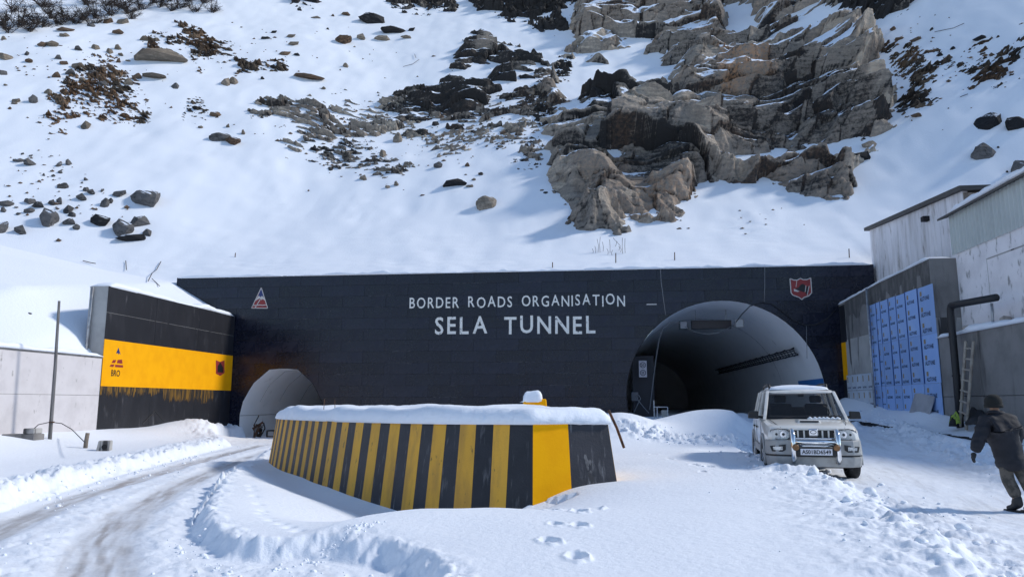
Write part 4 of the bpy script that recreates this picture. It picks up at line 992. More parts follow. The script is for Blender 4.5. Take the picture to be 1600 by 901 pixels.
# pale drain pipe on the wall's grey end
dp = tag(MB().tube([(-22.02, Y0 - .07, 6.75), (-22.06, Y0 - .07, 3.3)], .055, 8).build('drain_pipe', GALV, None, smooth=True), 'thin pale vertical pipe on the grey end of the left wing wall', 'pipe')
ridge_snow('snow_cap', [(WX - .48, Y0 + .1, WZ - .03), (WX - .50, 34, WZ - .03), (WX - .5, 38, WZ - .02), (WX - .48, Y1 - .1, WZ - .03)], .98, .24, SNOW, 'snow lying on top of the black and yellow wing wall', 7, wob=.5)

ww = thing('boundary_wall', 'low white plastered wall at the left edge in front of the wing wall', 'wall', (WX, 0, 0))
b = MB(); b.box(-.42, .03, 12.0, 30.12, -1.0, 3.66); b.build('wall', WHITEL, ww, bevel=.02)
MB().box(.03, .034, 12, 30.1, 1.99, 2.005).build('joint', CONC_D, ww)
MB().box(-.44, .045, 12, 30.14, 3.58, 3.665).build('coping', CONC_D, ww, bevel=.01)
ridge_snow('snow_cap', [(WX - .2, 12.2, 3.655), (WX - .2, 30.08, 3.655)], .62, .17, SNOW, 'snow layer on top of the low white wall', 9, wob=.4)

# pole with slack wires
pb = atX(78, 683, -20.0); pt = atX(92.5, 470, -20.0)
pl = thing('pole', 'grey leaning wooden pole in front of the low white wall', 'pole', tuple(Vector((pb.x, pb.y, 0))))
d0 = pt - pb
MB().tube([(-d0.x * .1, -d0.y * .1, pb.z - .6), (0, 0, pb.z), tuple(d0 * .5 + Vector((.02, 0, pb.z))), (d0.x, d0.y, pt.z)], [.075, .07, .06, .045], 10).build('shaft', M('grey_pole_wood', (.17, .165, .165), .8, c2=(.09, .087, .085), scale=4, stretch=(4, 4, .3), bump=.004), pl, smooth=True)
MB().tube([(-.02, -.1, pb.z + .55), (.14, -.02, pb.z + .56)], .03, 6).build('wire_clamp', RUST, pl)
post_p = atZ(133, 700, gz(-19.3, 26.9))
za = pb.z + .56
tag(MB().tube([Vector(pb) + Vector((.02, -.1, .56)), atX(60, 663, -20), atX(50, 672, -20.1)], .016, 5).build('wire', CABLE, None), 'short slack wire on the left of the leaning pole', 'wire')
tag(MB().tube([Vector(pb) + Vector((.06, -.1, .56)), atX(96, 661, -19.8), atX(112, 670, -19.5), Vector((post_p.x - .02, post_p.y, gz(post_p.x, post_p.y) + .48))], .016, 5).build('wire', CABLE, None), 'slack wire from the leaning pole to the short post', 'wire')
def gnd(px, py, n=4):
    z = .1
    for _ in range(n):
        p = atZ(px, py, z); z = gz(p.x, p.y)
    return Vector((p.x, p.y, z))
p = gnd(133, 699)
sp = tag(MB().tube([(p.x, p.y, p.z - .3), (p.x + .02, p.y, p.z + .25), (p.x + .05, p.y, p.z + .52)], [.075, .07, .068], 8).build('short_post', WOOD, None, smooth=True), 'short wooden stump post standing in the snow by the left wall', 'post')
p = gnd(163, 706)
cb = thing('concrete_block', 'small grey concrete block with a round hole half in snow', 'block', (p.x, p.y, p.z), .35)
b = MB(); b.prism([(-.24, -.2, -.12), (.2, -.2, -.12), (.2, .2, -.12), (-.24, .2, -.12)], [(-.17, -.17, .34), (.2, -.17, .34), (.2, .17, .34), (-.17, .17, .34)]); b.build('block', CONC, cb, bevel=.02)
MB().disc((.04, -.19, .13), (0, -1, 0), .09, .012, 16).build('hole', BACKING, cb)
p = gnd(40, 707)
sl_ = thing('concrete_slab', 'flat dark slab with a block on it at the left edge of the snow', 'slab', (p.x, p.y, p.z), .1)
MB().box(-.75, .45, -.3, .3, -.15, .14).build('slab', CONC_D, sl_, bevel=.03); MB().box(.0, .42, -.28, .2, .14, .34).build('block', CONC, sl_, bevel=.03)
tag(MB().tube([atX(223, 662, WX + .3), atX(242, 642, WX + .06), atX(258, 660, WX + .3)], .02, 5).build('wire', CABLE, None), 'bent wire sticking out of the drift below the yellow band', 'wire')

# ================================================================== RIGHT SIDE
RX = 13.4
rw = thing('wing_wall', 'grey concrete wing wall right of the large tunnel with dark stains', 'wall', (RX, 0, 0))
def ztop(y): return np.interp(y, [30.7, 36, 42], [7.38, 7.28, 7.0])
ys = [30.7, 33.5, 36.3, 39.1, 41.94]
for ya, yb in zip(ys[:-1], ys[1:]):
    for za, zb in ((-.5, 3.0), (3.0, 5.0), (5.0, None)):
        t0, t1 = (ztop(ya), ztop(yb)) if zb is None else (zb, zb)
        MB().hexa([(0, ya, za), (1.02, ya, za), (1.02, yb, za), (0, yb, za), (0, ya, t0), (1.02, ya, t0), (1.02, yb, t1), (0, yb, t1)]).build('wall_section', CONC if za < 5 and yb > 33 else CONC_D, rw, bevel=.012)
MB().box(-.006, -.001, 41.2, 41.92, 2.9, 4.9).build('yellow_band', YELLOWP, rw)
MB().box(-.012, -.003, 41.0, 41.93, 4.9, 6.9).build('painted_slab', BLACKP, rw)
MB().box(-.012, -.003, 41.15, 41.93, -.4, 2.9).build('painted_slab', BLACKP, rw)
rnd = random.Random(8); yy = 30.75; tp_ = []; bt_ = []
while yy < 41.0:
    n1 = float(vnoise(np.array([yy * 1.1]), np.array([.7]), 9)[0]); n2 = float(vnoise(np.array([yy * 3.3]), np.array([3.7]), 10)[0])
    tp_.append((yy, float(ztop(yy)) - .02)); bt_.append((yy, float(ztop(yy)) - .35 - 1.1 * n1 - 2.6 * max(0, n2 - .55) ** 1 * 2.2 - rnd.uniform(0, .12))); yy += rnd.uniform(.03, .09)
mb = MB()
for (a, c), (d, e) in zip(zip(tp_[:-1], tp_[1:]), zip(bt_[:-1], bt_[1:])):
    mb.add([(-.0035, a[0], a[1]), (-.0035, c[0], c[1]), (-.0035, e[0], e[1]), (-.0035, d[0], d[1])], [(0, 1, 2, 3)])
mb.build('water_stain', M('dark_water_stain', (.075, .072, .07), .8, c2=(.13, .125, .12), scale=3, stretch=(1, 1, .4)), rw, recalc=False)
ridge_snow('snow_cap', [(RX + .45, 41.8, 6.98), (RX + .45, 36, 7.26), (RX + .45, 30.75, 7.36)], 1.10, .13, SNOW, 'sloping snow cap on the grey right wing wall', 13, wob=.5)

# cladding sheets with printed film
FILM = M('blue_printed_film', (.29, .45, .78), .4, c2=(.35, .50, .79), scale=1.2, rand=.10, bump=.003, bscale=2.5)
FILMG = M('grey_printed_film', (.52, .58, .66), .4, c2=(.58, .63, .69), scale=1.5, rand=.12, bump=.003, bscale=3)
PRINTB = M('film_print_black', (.05, .07, .13), .5); PRINTO = M('film_print_tan', (.30, .22, .12), .5); SEAM = M('sheet_edge_blue', (.03, .08, .28), .5)
cl = thing('wall_cladding', 'tall columns of blue film covered sheets fixed to the right wing wall', 'cladding', (RX - .05, 0, 0))
txt = text_mesh('ALSTONE', .17, .006, .001, 1); lo, hi = mesh_bounds(txt); tw = hi[0] - lo[0]
def print_mesh(wd, hgt, n):
    """printed marks of one sheet: a tan square with the word below, n times up the sheet"""
    me = bpy.data.meshes.new('print'); bm = bmesh.new()
    for i in range(n):
        t = txt.copy(); k = wd * .62 / tw
        t.transform(Matrix(((0, 0, -1, -.0075), (-k, 0, 0, wd * .86), (0, k * 1.15, 0, (i + .12) * hgt / n), (0, 0, 0, 1))))
        bm.from_mesh(t); bpy.data.meshes.remove(t)
    bm.to_mesh(me); bm.free(); return me
cols = [(37.35, 36.55), (36.5, 36.02), (35.98, 35.05), (35.0, 34.2), (34.15, 33.2), (33.15, 31.98), (31.93, 30.5)]
for ci, (yf, yn) in enumerate(cols):
    wd = yf - yn; zt = 6.36 + .02 * math.sin(ci * 3); zb = .5
    nsh = 3; hs = (zt - zb) / nsh
    for k in range(nsh):
        z0 = zb + k * hs
        bx = MB().box(-.012, .012, 0, wd - .02, 0, hs - .012).build('panel', FILM, cl, loc=(random.uniform(-.012, .012), yn, z0)); bx.rotation_euler = (0, random.uniform(-.004, .004), random.uniform(-.012, .012))
        pm = print_mesh(wd, hs, 3 if wd > .6 else 2)
        pm.transform(Matrix.Translation((-.0075, 0, 0)))
        link('print', pm, PRINTB, bx)['kind'] = 'stuff'
        mb = MB()
        nn = 3 if wd > .6 else 2
        for i in range(nn): mb.box(-.017, -.013, wd * .72, wd * .84, (i + .44) * hs / nn, (i + .72) * hs / nn)
        mb.build('print_mark', PRINTO, bx)['kind'] = 'stuff'
    MB().box(-.022, -.013, yf - .055, yf + .01, zb, zt).build('edge_strip', SEAM, cl)
cl2 = thing('wall_cladding', 'low rows of small grey blue sheets beside the tunnel mouth', 'cladding', (RX - .05, 0, 0))
for r in range(2):
    for k in range(5):
        ya = 37.5 + k * .76
        bx = MB().box(-.012, .012, 0, .73, 0, .80).build('panel', FILMG, cl2, loc=(random.uniform(-.01, .01), ya, 1.50 + r * .82))
        pm = print_mesh(.73, .80, 1); pm.transform(Matrix.Translation((-.0075, 0, 0))); link('print', pm, PRINTB, bx)['kind'] = 'stuff'
        MB().box(-.017, -.013, .5, .62, .42, .7).build('print_mark', PRINTO, bx)
gp = tag(MB().tube([(RX - .22, 37.1, .6), (RX - .22, 37.05, 7.15)], .055, 8).build('steel_pole', GALV, None, smooth=True), 'thin galvanised pole in front of the blue cladding sheets', 'pole')
wp = tag(MB().box(-.02, .02, -1.0, .9, 0, .95).build('loose_board', M('pale_board', (.40, .40, .42), .6, c2=(.32, .32, .34), scale=2), None, bevel=.005), 'pale loose board leaning at the foot of the blue sheets', 'board')
wp.location = (RX - .35, 32.1, gz(RX - .4, 32.1) - .15); wp.rotation_euler = (.12, .3, 0)

# lower retaining wall towards the viewer
rl = thing('retaining_wall', 'dark grey concrete lower wall behind the ladder', 'wall', (RX, 0, 0))
for ya, yb in ((27.6, 30.66), (23.6, 27.58)):
    for za, zb in ((-.5, 1.9), (1.91, 4.2)):
        MB().box(0, 1.0, ya, yb, za, zb + .0).build('wall_section', CONC_D, rl, bevel=.02)
UX = 14.4
ub = thing('upper_building', 'whitewashed building with grey green corrugated top at right', 'building', (UX, 0, 0))
MB().box(0, .5, 23.7, 30.66, 3.6, 7.52).build('wall', WHITEW, ub)
for yj in (24.4, 28.4): MB().box(-.004, 0, yj, yj + .03, 4.9, 6.9).build('joint', CONC, ub)
MB().box(-.02, -.001, 23.7, 28.4, 6.86, 6.90).build('joint', CONC, ub)
y = 23.6
while y < 30.6:                                               # corrugated sheets, one metre wide
    rings = []; N = 24
    prof = []
    for i in range(N + 1):
        t = i / N * 4; fph = t - math.floor(t)
        dxx = -.07 if fph < .30 else (0 if fph > .36 else -.07 * (1 - (fph - .30) / .06))
        prof.append((dxx - .03, y + i / N * 1.02 + .001 * 0))
    mb = MB(); mb.loft([[(a, c, 7.50) for a, c in prof], [(a - .002, c, 9.12) for a, c in prof]], False, False, False); mb.build('corrugated_sheet', CORR, ub)
    y += 1.02
mb = MB(); mb.hexa([(-.32, 23.6, 9.02), (4, 23.6, 10.4), (4, 31.25, 10.4), (-.32, 31.25, 9.02), (-.32, 23.6, 9.10), (4, 23.6, 10.5), (4, 31.25, 10.5), (-.32, 31.25, 9.10)]); mb.build('roof', FASCIA, ub)
MB().box(.02, 4, 30.64, 30.70, 3.6, 9.2).build('end_wall', WHITEW, ub)
ridge_snow('snow_cap', [(UX + .15, 30.2, 9.10), (UX + .15, 26, 9.16), (UX + .2, 23.8, 9.18)], .95, .22, SNOW, 'thick snow on the eave of the corrugated building', 17, wob=.35)
BX = 15.55
pb_ = thing('board_building', 'tall whitewashed board marked building behind the right wing wall', 'building', (BX, 0, 0))
def rz_(y): return np.interp(y, [32.0, 42.6], [10.5, 11.3])
y = 32.05
while y < 42.55:
    wd = random.uniform(.30, .42); y2 = min(y + wd, 42.6); d = random.uniform(-.008, .008)
    MB().hexa([(d, y, 5.5), (.2, y, 5.5), (.2, y2 - .006, 5.5), (d, y2 - .006, 5.5), (d, y, rz_(y) - .02), (.2, y, rz_(y) - .02), (.2, y2 - .006, rz_(y2) - .02), (d, y2 - .006, rz_(y2) - .02)]).build('plank', PLANKW, pb_)
    y = y2
MB().box(.21, 3.6, 32.15, 42.5, 5.4, 10.2).build('wall', CONC, pb_)
MB().box(.02, 3.0, 32.0, 32.14, 5.5, 10.4).build('end_wall', STONEW, pb_)
MB().hexa([(-.22, 31.8, 10.46), (3.9, 31.8, 10.46), (3.9, 42.8, 11.28), (-.22, 42.8, 11.28), (-.22, 31.8, 10.66), (3.9, 31.8, 10.66), (3.9, 42.8, 11.46), (-.22, 42.8, 11.46)]).build('roof', FASCIA, pb_)
MB().box(-.28, 0, 35.2, 35.5, 10.0, 10.22).build('vent', BACKING, pb_)
ridge_snow('snow_cap', [(BX + 1.8, 42.4, 11.42), (BX + 1.8, 32.2, 10.65)], 3.6, .18, SNOW, 'snow on the roof of the board marked building', 19, wob=.3)
# ledge: rubble and snow between lower wall and upper building
ridge_snow('snow_cap', [(RX + .35, 30.5, 4.17), (RX + .35, 23.8, 4.17)], 1.0, .20, SNOW, 'snow lying on the ledge above the lower concrete wall', 23, wob=.9)

mb_r = random.Random(31)
for k in range(11):
    yy = 29.9 - k * .55 + mb_r.uniform(-.2, .2); s_ = mb_r.uniform(.12, .3)
    me = bpy.data.meshes.new('rubble_stone'); bm = bmesh.new()
    for _ in range(12): bm.verts.new(Vector((mb_r.gauss(0, 1), mb_r.gauss(0, 1), mb_r.gauss(0, 1))).normalized() * s_)
    bmesh.ops.convex_hull(bm, input=bm.verts); bmesh.ops.delete(bm, geom=[v for v in bm.verts if not v.link_faces], context='VERTS'); bm.to_mesh(me); bm.free()
    tag(link('rubble_stone', me, STONEW, None, (UX - .12 - mb_r.random() * .2, yy, 4.28 + s_ * .4)), 'rough stone on the ledge under the white upper wall', 'rock', 'rubble stones on the right ledge')
# black pipe with elbow
pi = thing('pipe', 'thick black pipe rising from the snow with a horizontal arm at the right wall', 'pipe', (12.95, 28.35, 0))
tubeobj('riser', [(0, .05, .6), (0, 0, 2.5), (0, 0, 4.85), (0, -.02, 5.06), (0, -.12, 5.16)], .125, BLKPIPE, pi, 14)
tubeobj('arm', [(0, -.12, 5.16), (.1, -.5, 5.17), (.55, -2.1, 5.17)], .125, BLKPIPE, pi, 14)
for z in (1.2, 2.6, 4.0): MB().disc((0, .01, z), (0, 0, 1), .142, .06, 14).build('collar', BLKPIPE, pi)
tubeobj('support', [(.5, -1.85, 5.0), (.5, -1.8, 4.2)], .045, GALV, pi)
# ladder
A_, B_ = atX(1502, 657, 13.0), atX(1509, 533, 13.2); C_, D_ = atX(1512, 660, 13.0), atX(1521, 533, 13.2)
A_ = atX(1499, 655, 12.75); C_ = atX(1509, 660, 12.75)
LWOOD = M('pale_ladder_wood', (.40, .35, .29), .85, c2=(.27, .23, .19), scale=3, bump=.003, bscale=40)
ld = thing('ladder', 'weathered wooden ladder leaning against the dark wall beside the black pipe', 'ladder', tuple(A_))
o_ = Vector(A_)
def rail(p, q): MB().tube([Vector(p) - o_ - Vector((0, 0, .25)), Vector(q) - o_], .05, 6).build('rail', LWOOD, ld)
rail(A_, B_); rail(C_, D_)
for i in range(7):
    t = .10 + i * .135; a = Vector(A_).lerp(B_, t) - o_; c = Vector(C_).lerp(D_, t) - o_
    d = (c - a).normalized() * .06; MB().tube([a - d, c + d], .034, 6).build('rung', LWOOD, ld)
# dark tarp and safety vest
tq = [atX(1519, 636, 13.15), atX(1551, 648, 13.3), atX(1546, 664, 12.7), atX(1508, 663, 12.7)]
mb = MB(); N = 8
g = [[tq[0].lerp(tq[1], u / N).lerp(tq[3].lerp(tq[2], u / N), v / N) + Vector((-.06 * math.sin(u * 1.3) * (v / N), 0, .03 * math.sin(u * 2.1 + v))) for u in range(N + 1)] for v in range(N + 1)]
mb.loft(g, False, False, False)
tag(mb.build('tarpaulin', M('dark_tarp', (.012, .013, .016), .5), None, smooth=True), 'dark tarpaulin sheet slumped at the foot of the dark wall', 'tarpaulin').modifiers.new('thick', 'SOLIDIFY').thickness = .02
p = atX(1499, 655, 12.7); mb = MB(); N = 7; rnd = random.Random(3)
g = [[Vector((p.x - .1 + .06 * rnd.random(), p.y - .28 + .62 * u / N, p.z - .16 + (.42 * math.sin(math.pi * u / N)) * (1 - .75 * v / N) + .05 * rnd.random())) - Vector((.28 * v / N, 0, 0)) for u in range(N + 1)] for v in range(5)]
mb.loft(g, False, False, False)
tag(mb.build('safety_vest', M('hi_vis_green', (.30, .42, .05), .7, c2=(.06, .07, .05), scale=7, lo=.48, hi=.6), None, smooth=True), 'crumpled yellow green safety vest at the ladder foot', 'vest').modifiers.new('thick', 'SOLIDIFY').thickness = .015
p = atX(1490, 659, 12.6); mb = MB()
rk = [[Vector((p.x + .16 * (1 - .3 * k) * math.cos(a), p.y + .22 * math.sin(a) * (1 - .2 * k), p.z - .15 + .2 * k)) for a in np.linspace(0, 6.28, 9)[:-1]] for k in (0, 1, 2)]
mb.loft(rk); tag(mb.build('sack', M('dark_sack', (.02, .02, .022), .8), None, smooth=True), 'dark lumpy sack beside the pipe foot', 'sack')

# kerb in cast lengths
kb = thing('kerb', 'low concrete kerb wall with a dark broken edge along the right road', 'kerb', (0, 0, 0))
KC = M('kerb_concrete', (.36, .36, .36), .8, c2=(.25, .25, .25), scale=1.5, bump=.006, bscale=20)
yk = [20.0, 22.4, 24.8, 27.2, 29.6, 32.0, 34.4, 36.4]
def kt(y): return float(np.interp(y, [20, 24, 29.3, 35.6, 37], [.34, .46, .62, .80, .84]))
for ya, yb in zip(yk[:-1], yk[1:]):
    MB().hexa([(11.78, ya + .01, -.4), (12.08, ya + .01, -.4), (12.08, yb - .01, -.4), (11.78, yb - .01, -.4), (11.86, ya + .01, kt(ya)), (12.08, ya + .01, kt(ya)), (12.08, yb - .01, kt(yb)), (11.86, yb - .01, kt(yb))]).build('kerb_length', KC, kb, bevel=.02)
    mb = MB(); n = 14; rnd = random.Random(int(ya * 10))
    for i in range(n):
        a, c = ya + (yb - ya) * i / n, ya + (yb - ya) * (i + 1) / n
        h = rnd.uniform(.01, .085)
        mb.box(11.80 - rnd.uniform(0, .03), 12.1, a, c, kt((a + c) / 2) - .035 - h * .5, kt((a + c) / 2) + .02 + h * .4)
    mb.build('broken_edge', BACKING, kb)

# ================================================================== STRIPED BARRIER
bar = thing('striped_barrier', 'curved concrete barrier with black and yellow stripes', 'barrier', (0, 0, 0))
def lerp2(p, q, t): return (p[0] + (q[0] - p[0]) * t, p[1] + (q[1] - p[1]) * t)
def barz(i, n): return 1.36 - .10 * (i / n) ** 1.2
outl = BAR_L + BAR_R[::-1]
cen = (sum(p[0] for p in BAR_POLY) / len(BAR_POLY), sum(p[1] for p in BAR_POLY) / len(BAR_POLY))
def offset_poly(poly, d):
    n = len(poly); out = []
    area = sum(poly[i][0] * poly[(i+1) % n][1] - poly[(i+1) % n][0] * poly[i][1] for i in range(n)); sg_ = 1 if area > 0 else -1
    for i in range(n):
        a, b_, c = Vector(poly[i - 1]), Vector(poly[i]), Vector(poly[(i + 1) % n])
        n1 = Vector(((b_ - a).y, -(b_ - a).x)).normalized() * sg_; n2 = Vector(((c - b_).y, -(c - b_).x)).normalized() * sg_
        m_ = (n1 + n2); m_ = m_ / max(.6, m_.dot(n1)) if m_.length > 1e-6 else n1
        out.append((b_.x + m_.x * d, b_.y + m_.y * d))
    return out
# half stripes along the left edge: split every pitch in two
LP = []
for k, (p, q) in enumerate(zip(BAR_L[:-1], BAR_L[1:])):
    for t in (.25, .75): LP.append(lerp2(p, q, t))
POLY = [BAR_L[0]] + LP[1:] + [BAR_L[-1]] + BAR_R[::-1]
midf = lerp2(BAR_L[0], BAR_R[0], .46)
POLY = POLY + [midf]                                          # closing point between right corner and left corner (front face split)
ZT = []
for p in POLY:
    d = math.hypot(p[0] - POLY[0][0], p[1] - POLY[0][1]); ZT.append(1.36 - .10 * (d / 13.0))
LOW = offset_poly(POLY, .27); ZB = -.85
core = offset_poly(POLY, -.03)
MB().prism([(x, y, ZB) for x, y in offset_poly(POLY, .20)], [(x, y, z - .01) for (x, y), z in zip(core, ZT)]).build('core', BARB, bar)
n = len(POLY)
for i in range(n):
    j = (i + 1) % n
    a, c, la, lc = POLY[i], POLY[j], LOW[i], LOW[j]
    if i == n - 1: yellow, m = True, BARY2                     # left half of the near end
    elif i == n - 2: yellow, m = False, BARB                   # right half of the near end
    elif i < len(LP): yellow = (i % 2 == 1); m = BARY if yellow else BARB
    else: yellow = (i % 2 == (n - 3) % 2); m = BARY if yellow else BARB
    a_, c_ = Vector((*a, ZT[i])), Vector((*c, ZT[j])); la_, lc_ = Vector((*la, ZB)), Vector((*lc, ZB))
    nr = (c_ - a_).cross(la_ - a_).normalized()
    cc = (a_ + c_) / 2
    if nr.dot(Vector((cc.x - cen[0], cc.y - cen[1], 0))) < 0: nr = -nr
    t = nr * (.004 if yellow else .001); bk = nr * -.05
    MB().hexa([la_ + bk, lc_ + bk, lc_ + t, la_ + t, a_ + bk, c_ + bk, c_ + t, a_ + t]).build('yellow_stripe' if yellow else 'black_stripe', m, bar)
    if i == n - 1: last_front = (a_, c_, la_, lc_, nr)
    if i == n - 2: last_black = (a_, c_, la_, lc_, nr)
a_, c_, la_, lc_, nr = last_black
mb = MB(); rnd = random.Random(9)
for k in range(7):
    u = .62 + rnd.uniform(-.09, .09); v = .40 + rnd.uniform(-.10, .14); s = rnd.uniform(.03, .07)
    pt_ = (a_.lerp(c_, u)).lerp(la_.lerp(lc_, u), v) + nr * .003; ax = (c_ - a_).normalized(); az_ = (a_ - la_).normalized()
    ring = [pt_ + ax * s * .8 * math.cos(t) * rnd.uniform(.6, 1.1) + az_ * s * 1.6 * math.sin(t) * rnd.uniform(.6, 1.1) for t in np.linspace(0, 6.28, 12)[:-1]]
    mb.add(ring, [tuple(range(len(ring)))])
mb.build('scuff', BARE, bar, recalc=False)
# snow on top of it
def dome_cap(name, poly, ztop, h, label, rim=.26, over=.05, step=.09, seed=0, base_drop=.06):
    xs = np.arange(min(p[0] for p in poly) - .4, max(p[0] for p in poly) + .4, step); ys_ = np.arange(min(p[1] for p in poly) - .4, max(p[1] for p in poly) + .4, step)
    X, Y = np.meshgrid(xs, ys_); sh = X.shape; X = X.ravel(); Y = Y.ravel()
    e = sdist_poly(X, Y, poly) + over + .045 * fbm(X * 2.2, Y * 2.2, seed, 3)
    zt = ztop(X, Y)
    t = np.clip(e / rim, 0, 1)
    Z = zt - base_drop + (h + base_drop + .15 * fbm(X * .5, Y * .5, seed + 3, 3) + .02 * fbm(X * 4, Y * 4, seed + 5, 3)) * np.sqrt(np.clip(1 - (1 - t) ** 2, 0, 1))
    # pull the outline vertices onto the rim so that the edge is not stepped
    F = grid_faces(*sh); keep = (e[F].max(1) > 0)
    out = e < 0
    eps = .02
    gx_ = (sdist_poly(X + eps, Y, poly) - sdist_poly(X - eps, Y, poly)) / (2 * eps); gy_ = (sdist_poly(X, Y + eps, poly) - sdist_poly(X, Y - eps, poly)) / (2 * eps)
    X2 = np.where(out, X + gx_ * (-e), X); Y2 = np.where(out, Y + gy_ * (-e), Y); Z = np.where(out, zt - base_drop, Z)
    me = sub_mesh(name, np.stack([X2, Y2, Z], 1), F, keep, True)
    bm = bmesh.new(); bm.from_mesh(me)
    ed = [e_ for e_ in bm.edges if e_.is_boundary]
    r = bmesh.ops.extrude_edge_only(bm, edges=ed)
    for v in r['geom']:
        if isinstance(v, bmesh.types.BMVert):
            q = Vector((v.co.x - cen[0], v.co.y - cen[1], 0)).normalized(); v.co.z -= .03; v.co.x -= q.x * .08; v.co.y -= q.y * .08
    bm.to_mesh(me); bm.free()
    return tag(link(name, me, SNOW), label, 'snow')
dome_cap('snow_cap', POLY, lambda x, y: 1.36 - .10 * (np.hypot(x - POLY[0][0], y - POLY[0][1]) / 13.0),   .23, 'thick smooth snow cap on the striped barrier', rim=.24, over=.085, seed=301)
# block behind the barrier
p = cf((835 - 800) / 1155 * 18.5, 18.5)
yb_ = thing('yellow_block', 'yellow concrete block topped with snow just behind the striped barrier', 'block', (p.x, p.y, 0), .1)
b = MB(); b.prism([(-.40, -.3, .1), (.40, -.3, .1), (.40, .3, .1), (-.40, .3, .1)], [(-.28, -.22, 1.76), (.28, -.22, 1.76), (.28, .22, 1.76), (-.28, .22, 1.76)]); b.build('block', BARY2, yb_, bevel=.02)
dome_cap('snow_cap', [(p.x - .26, p.y - .24), (p.x + .16, p.y - .22), (p.x + .17, p.y + .24), (p.x - .26, p.y + .24)], lambda x, y: 1.77 + 0 * x, .15, 'small snow cap on the yellow block behind the barrier', rim=.10, over=.03, step=.04, seed=307)
# rusty bar leaning on the right flank
q0, q1 = cf((949 - 800) / 1155 * 14.5, 14.5, 1.52), cf((971.5 - 800) / 1155 * 14.3, 14.3, .82)
tag(MB().tube([q0, q0.lerp(q1, .5) + Vector((.01, 0, .02)), q1], .026, 6).build('rusty_bar', RUST, None), 'thin rusty bar slanting down the right flank of the barrier', 'bar')
tag(MB().tube([cf(-4.7, 18.7, 1.5), cf(-4.69, 18.7, 1.76)], .008, 4).build('rod', RUST, None), 'thin rod poking from the left of the barrier snow cap', 'rod')
tag(MB().tube([cf(-4.35, 18.4, 1.5), cf(-4.36, 18.4, 1.74)], .008, 4).build('rod', RUST, None), 'thin rod poking from snow right of the other rod', 'rod')

# ================================================================== BOULDERS AND STONES ON THE SLOPE
_rc = dict(dark=(.020, .020, .022), mid=(.15, .138, .126), pale=(.38, .33, .27), rust=(.28, .15, .075))
BLD = {'grey': rock_material('boulder_grey', (.03, .03, .031), (.135, .13, .128), (.25, .24, .235), _rc['rust'], (.42, 0, .10)),
       'tan': rock_material('boulder_tan', _rc['dark'], (.17, .145, .115), _rc['pale'], _rc['rust'], (.62, .1, .10)),
       'dark': rock_material('boulder_dark', _rc['dark'], (.10, .095, .09), _rc['pale'], _rc['rust'], (.16, 0, .10)),
       'brown': rock_material('boulder_brown', (.03, .024, .02), (.13, .10, .075), (.28, .22, .165), (.26, .13, .06), (.42, .4, .10))}
def boulder_mesh(seed, npt=16):
    r = random.Random(seed); bm = bmesh.new()
    for _ in range(npt):
        d = Vector((r.gauss(0, 1), r.gauss(0, 1), r.gauss(0, 1))).normalized() * r.uniform(.82, 1.05)
        bm.verts.new(d)
    bmesh.ops.convex_hull(bm, input=bm.verts)
    bmesh.ops.delete(bm, geom=[v for v in bm.verts if not v.link_faces], context='VERTS')
    bmesh.ops.bevel(bm, geom=list(bm.edges), offset=.06, segments=1, affect='EDGES', clamp_overlap=True)
    bmesh.ops.triangulate(bm, faces=bm.faces)
    bmesh.ops.subdivide_edges(bm, edges=[e for e in bm.edges if e.calc_length() > .35], cuts=1, use_grid_fill=True)
    for v in bm.verts: v.co *= 1 + r.uniform(-.05, .05)
    me = bpy.data.meshes.new('boulder'); bm.to_mesh(me); bm.free(); return me
BM_ = [boulder_mesh(40 + i, 13 if i < 6 else 20) for i in range(12)]
def boulder(px, py, wpx, hpx, mat, label, group=None, name='boulder', k=None):
    p = hit(px, py + hpx * .32); d = math.hypot(p.x, p.y)
    sx = wpx * d / 1155 / 2; sz = hpx * d / 1155 / 2
    me = BM_[k if k is not None else (random.randrange(6) if wpx < 26 else random.randrange(6, 12))]
    m2 = me.copy(); m2.materials.clear()
    o = link(name, m2, BLD[mat])
    o.location = (p.x, p.y, p.z + sz * .12)
    o.scale = (sx * 1.15, max(sx * .8, sz * .9), sz * 1.30); o.rotation_euler = (random.uniform(-.15, .15), random.uniform(-.12, .12), random.uniform(-.5, .5))
    return tag(o, label, 'rock', group)
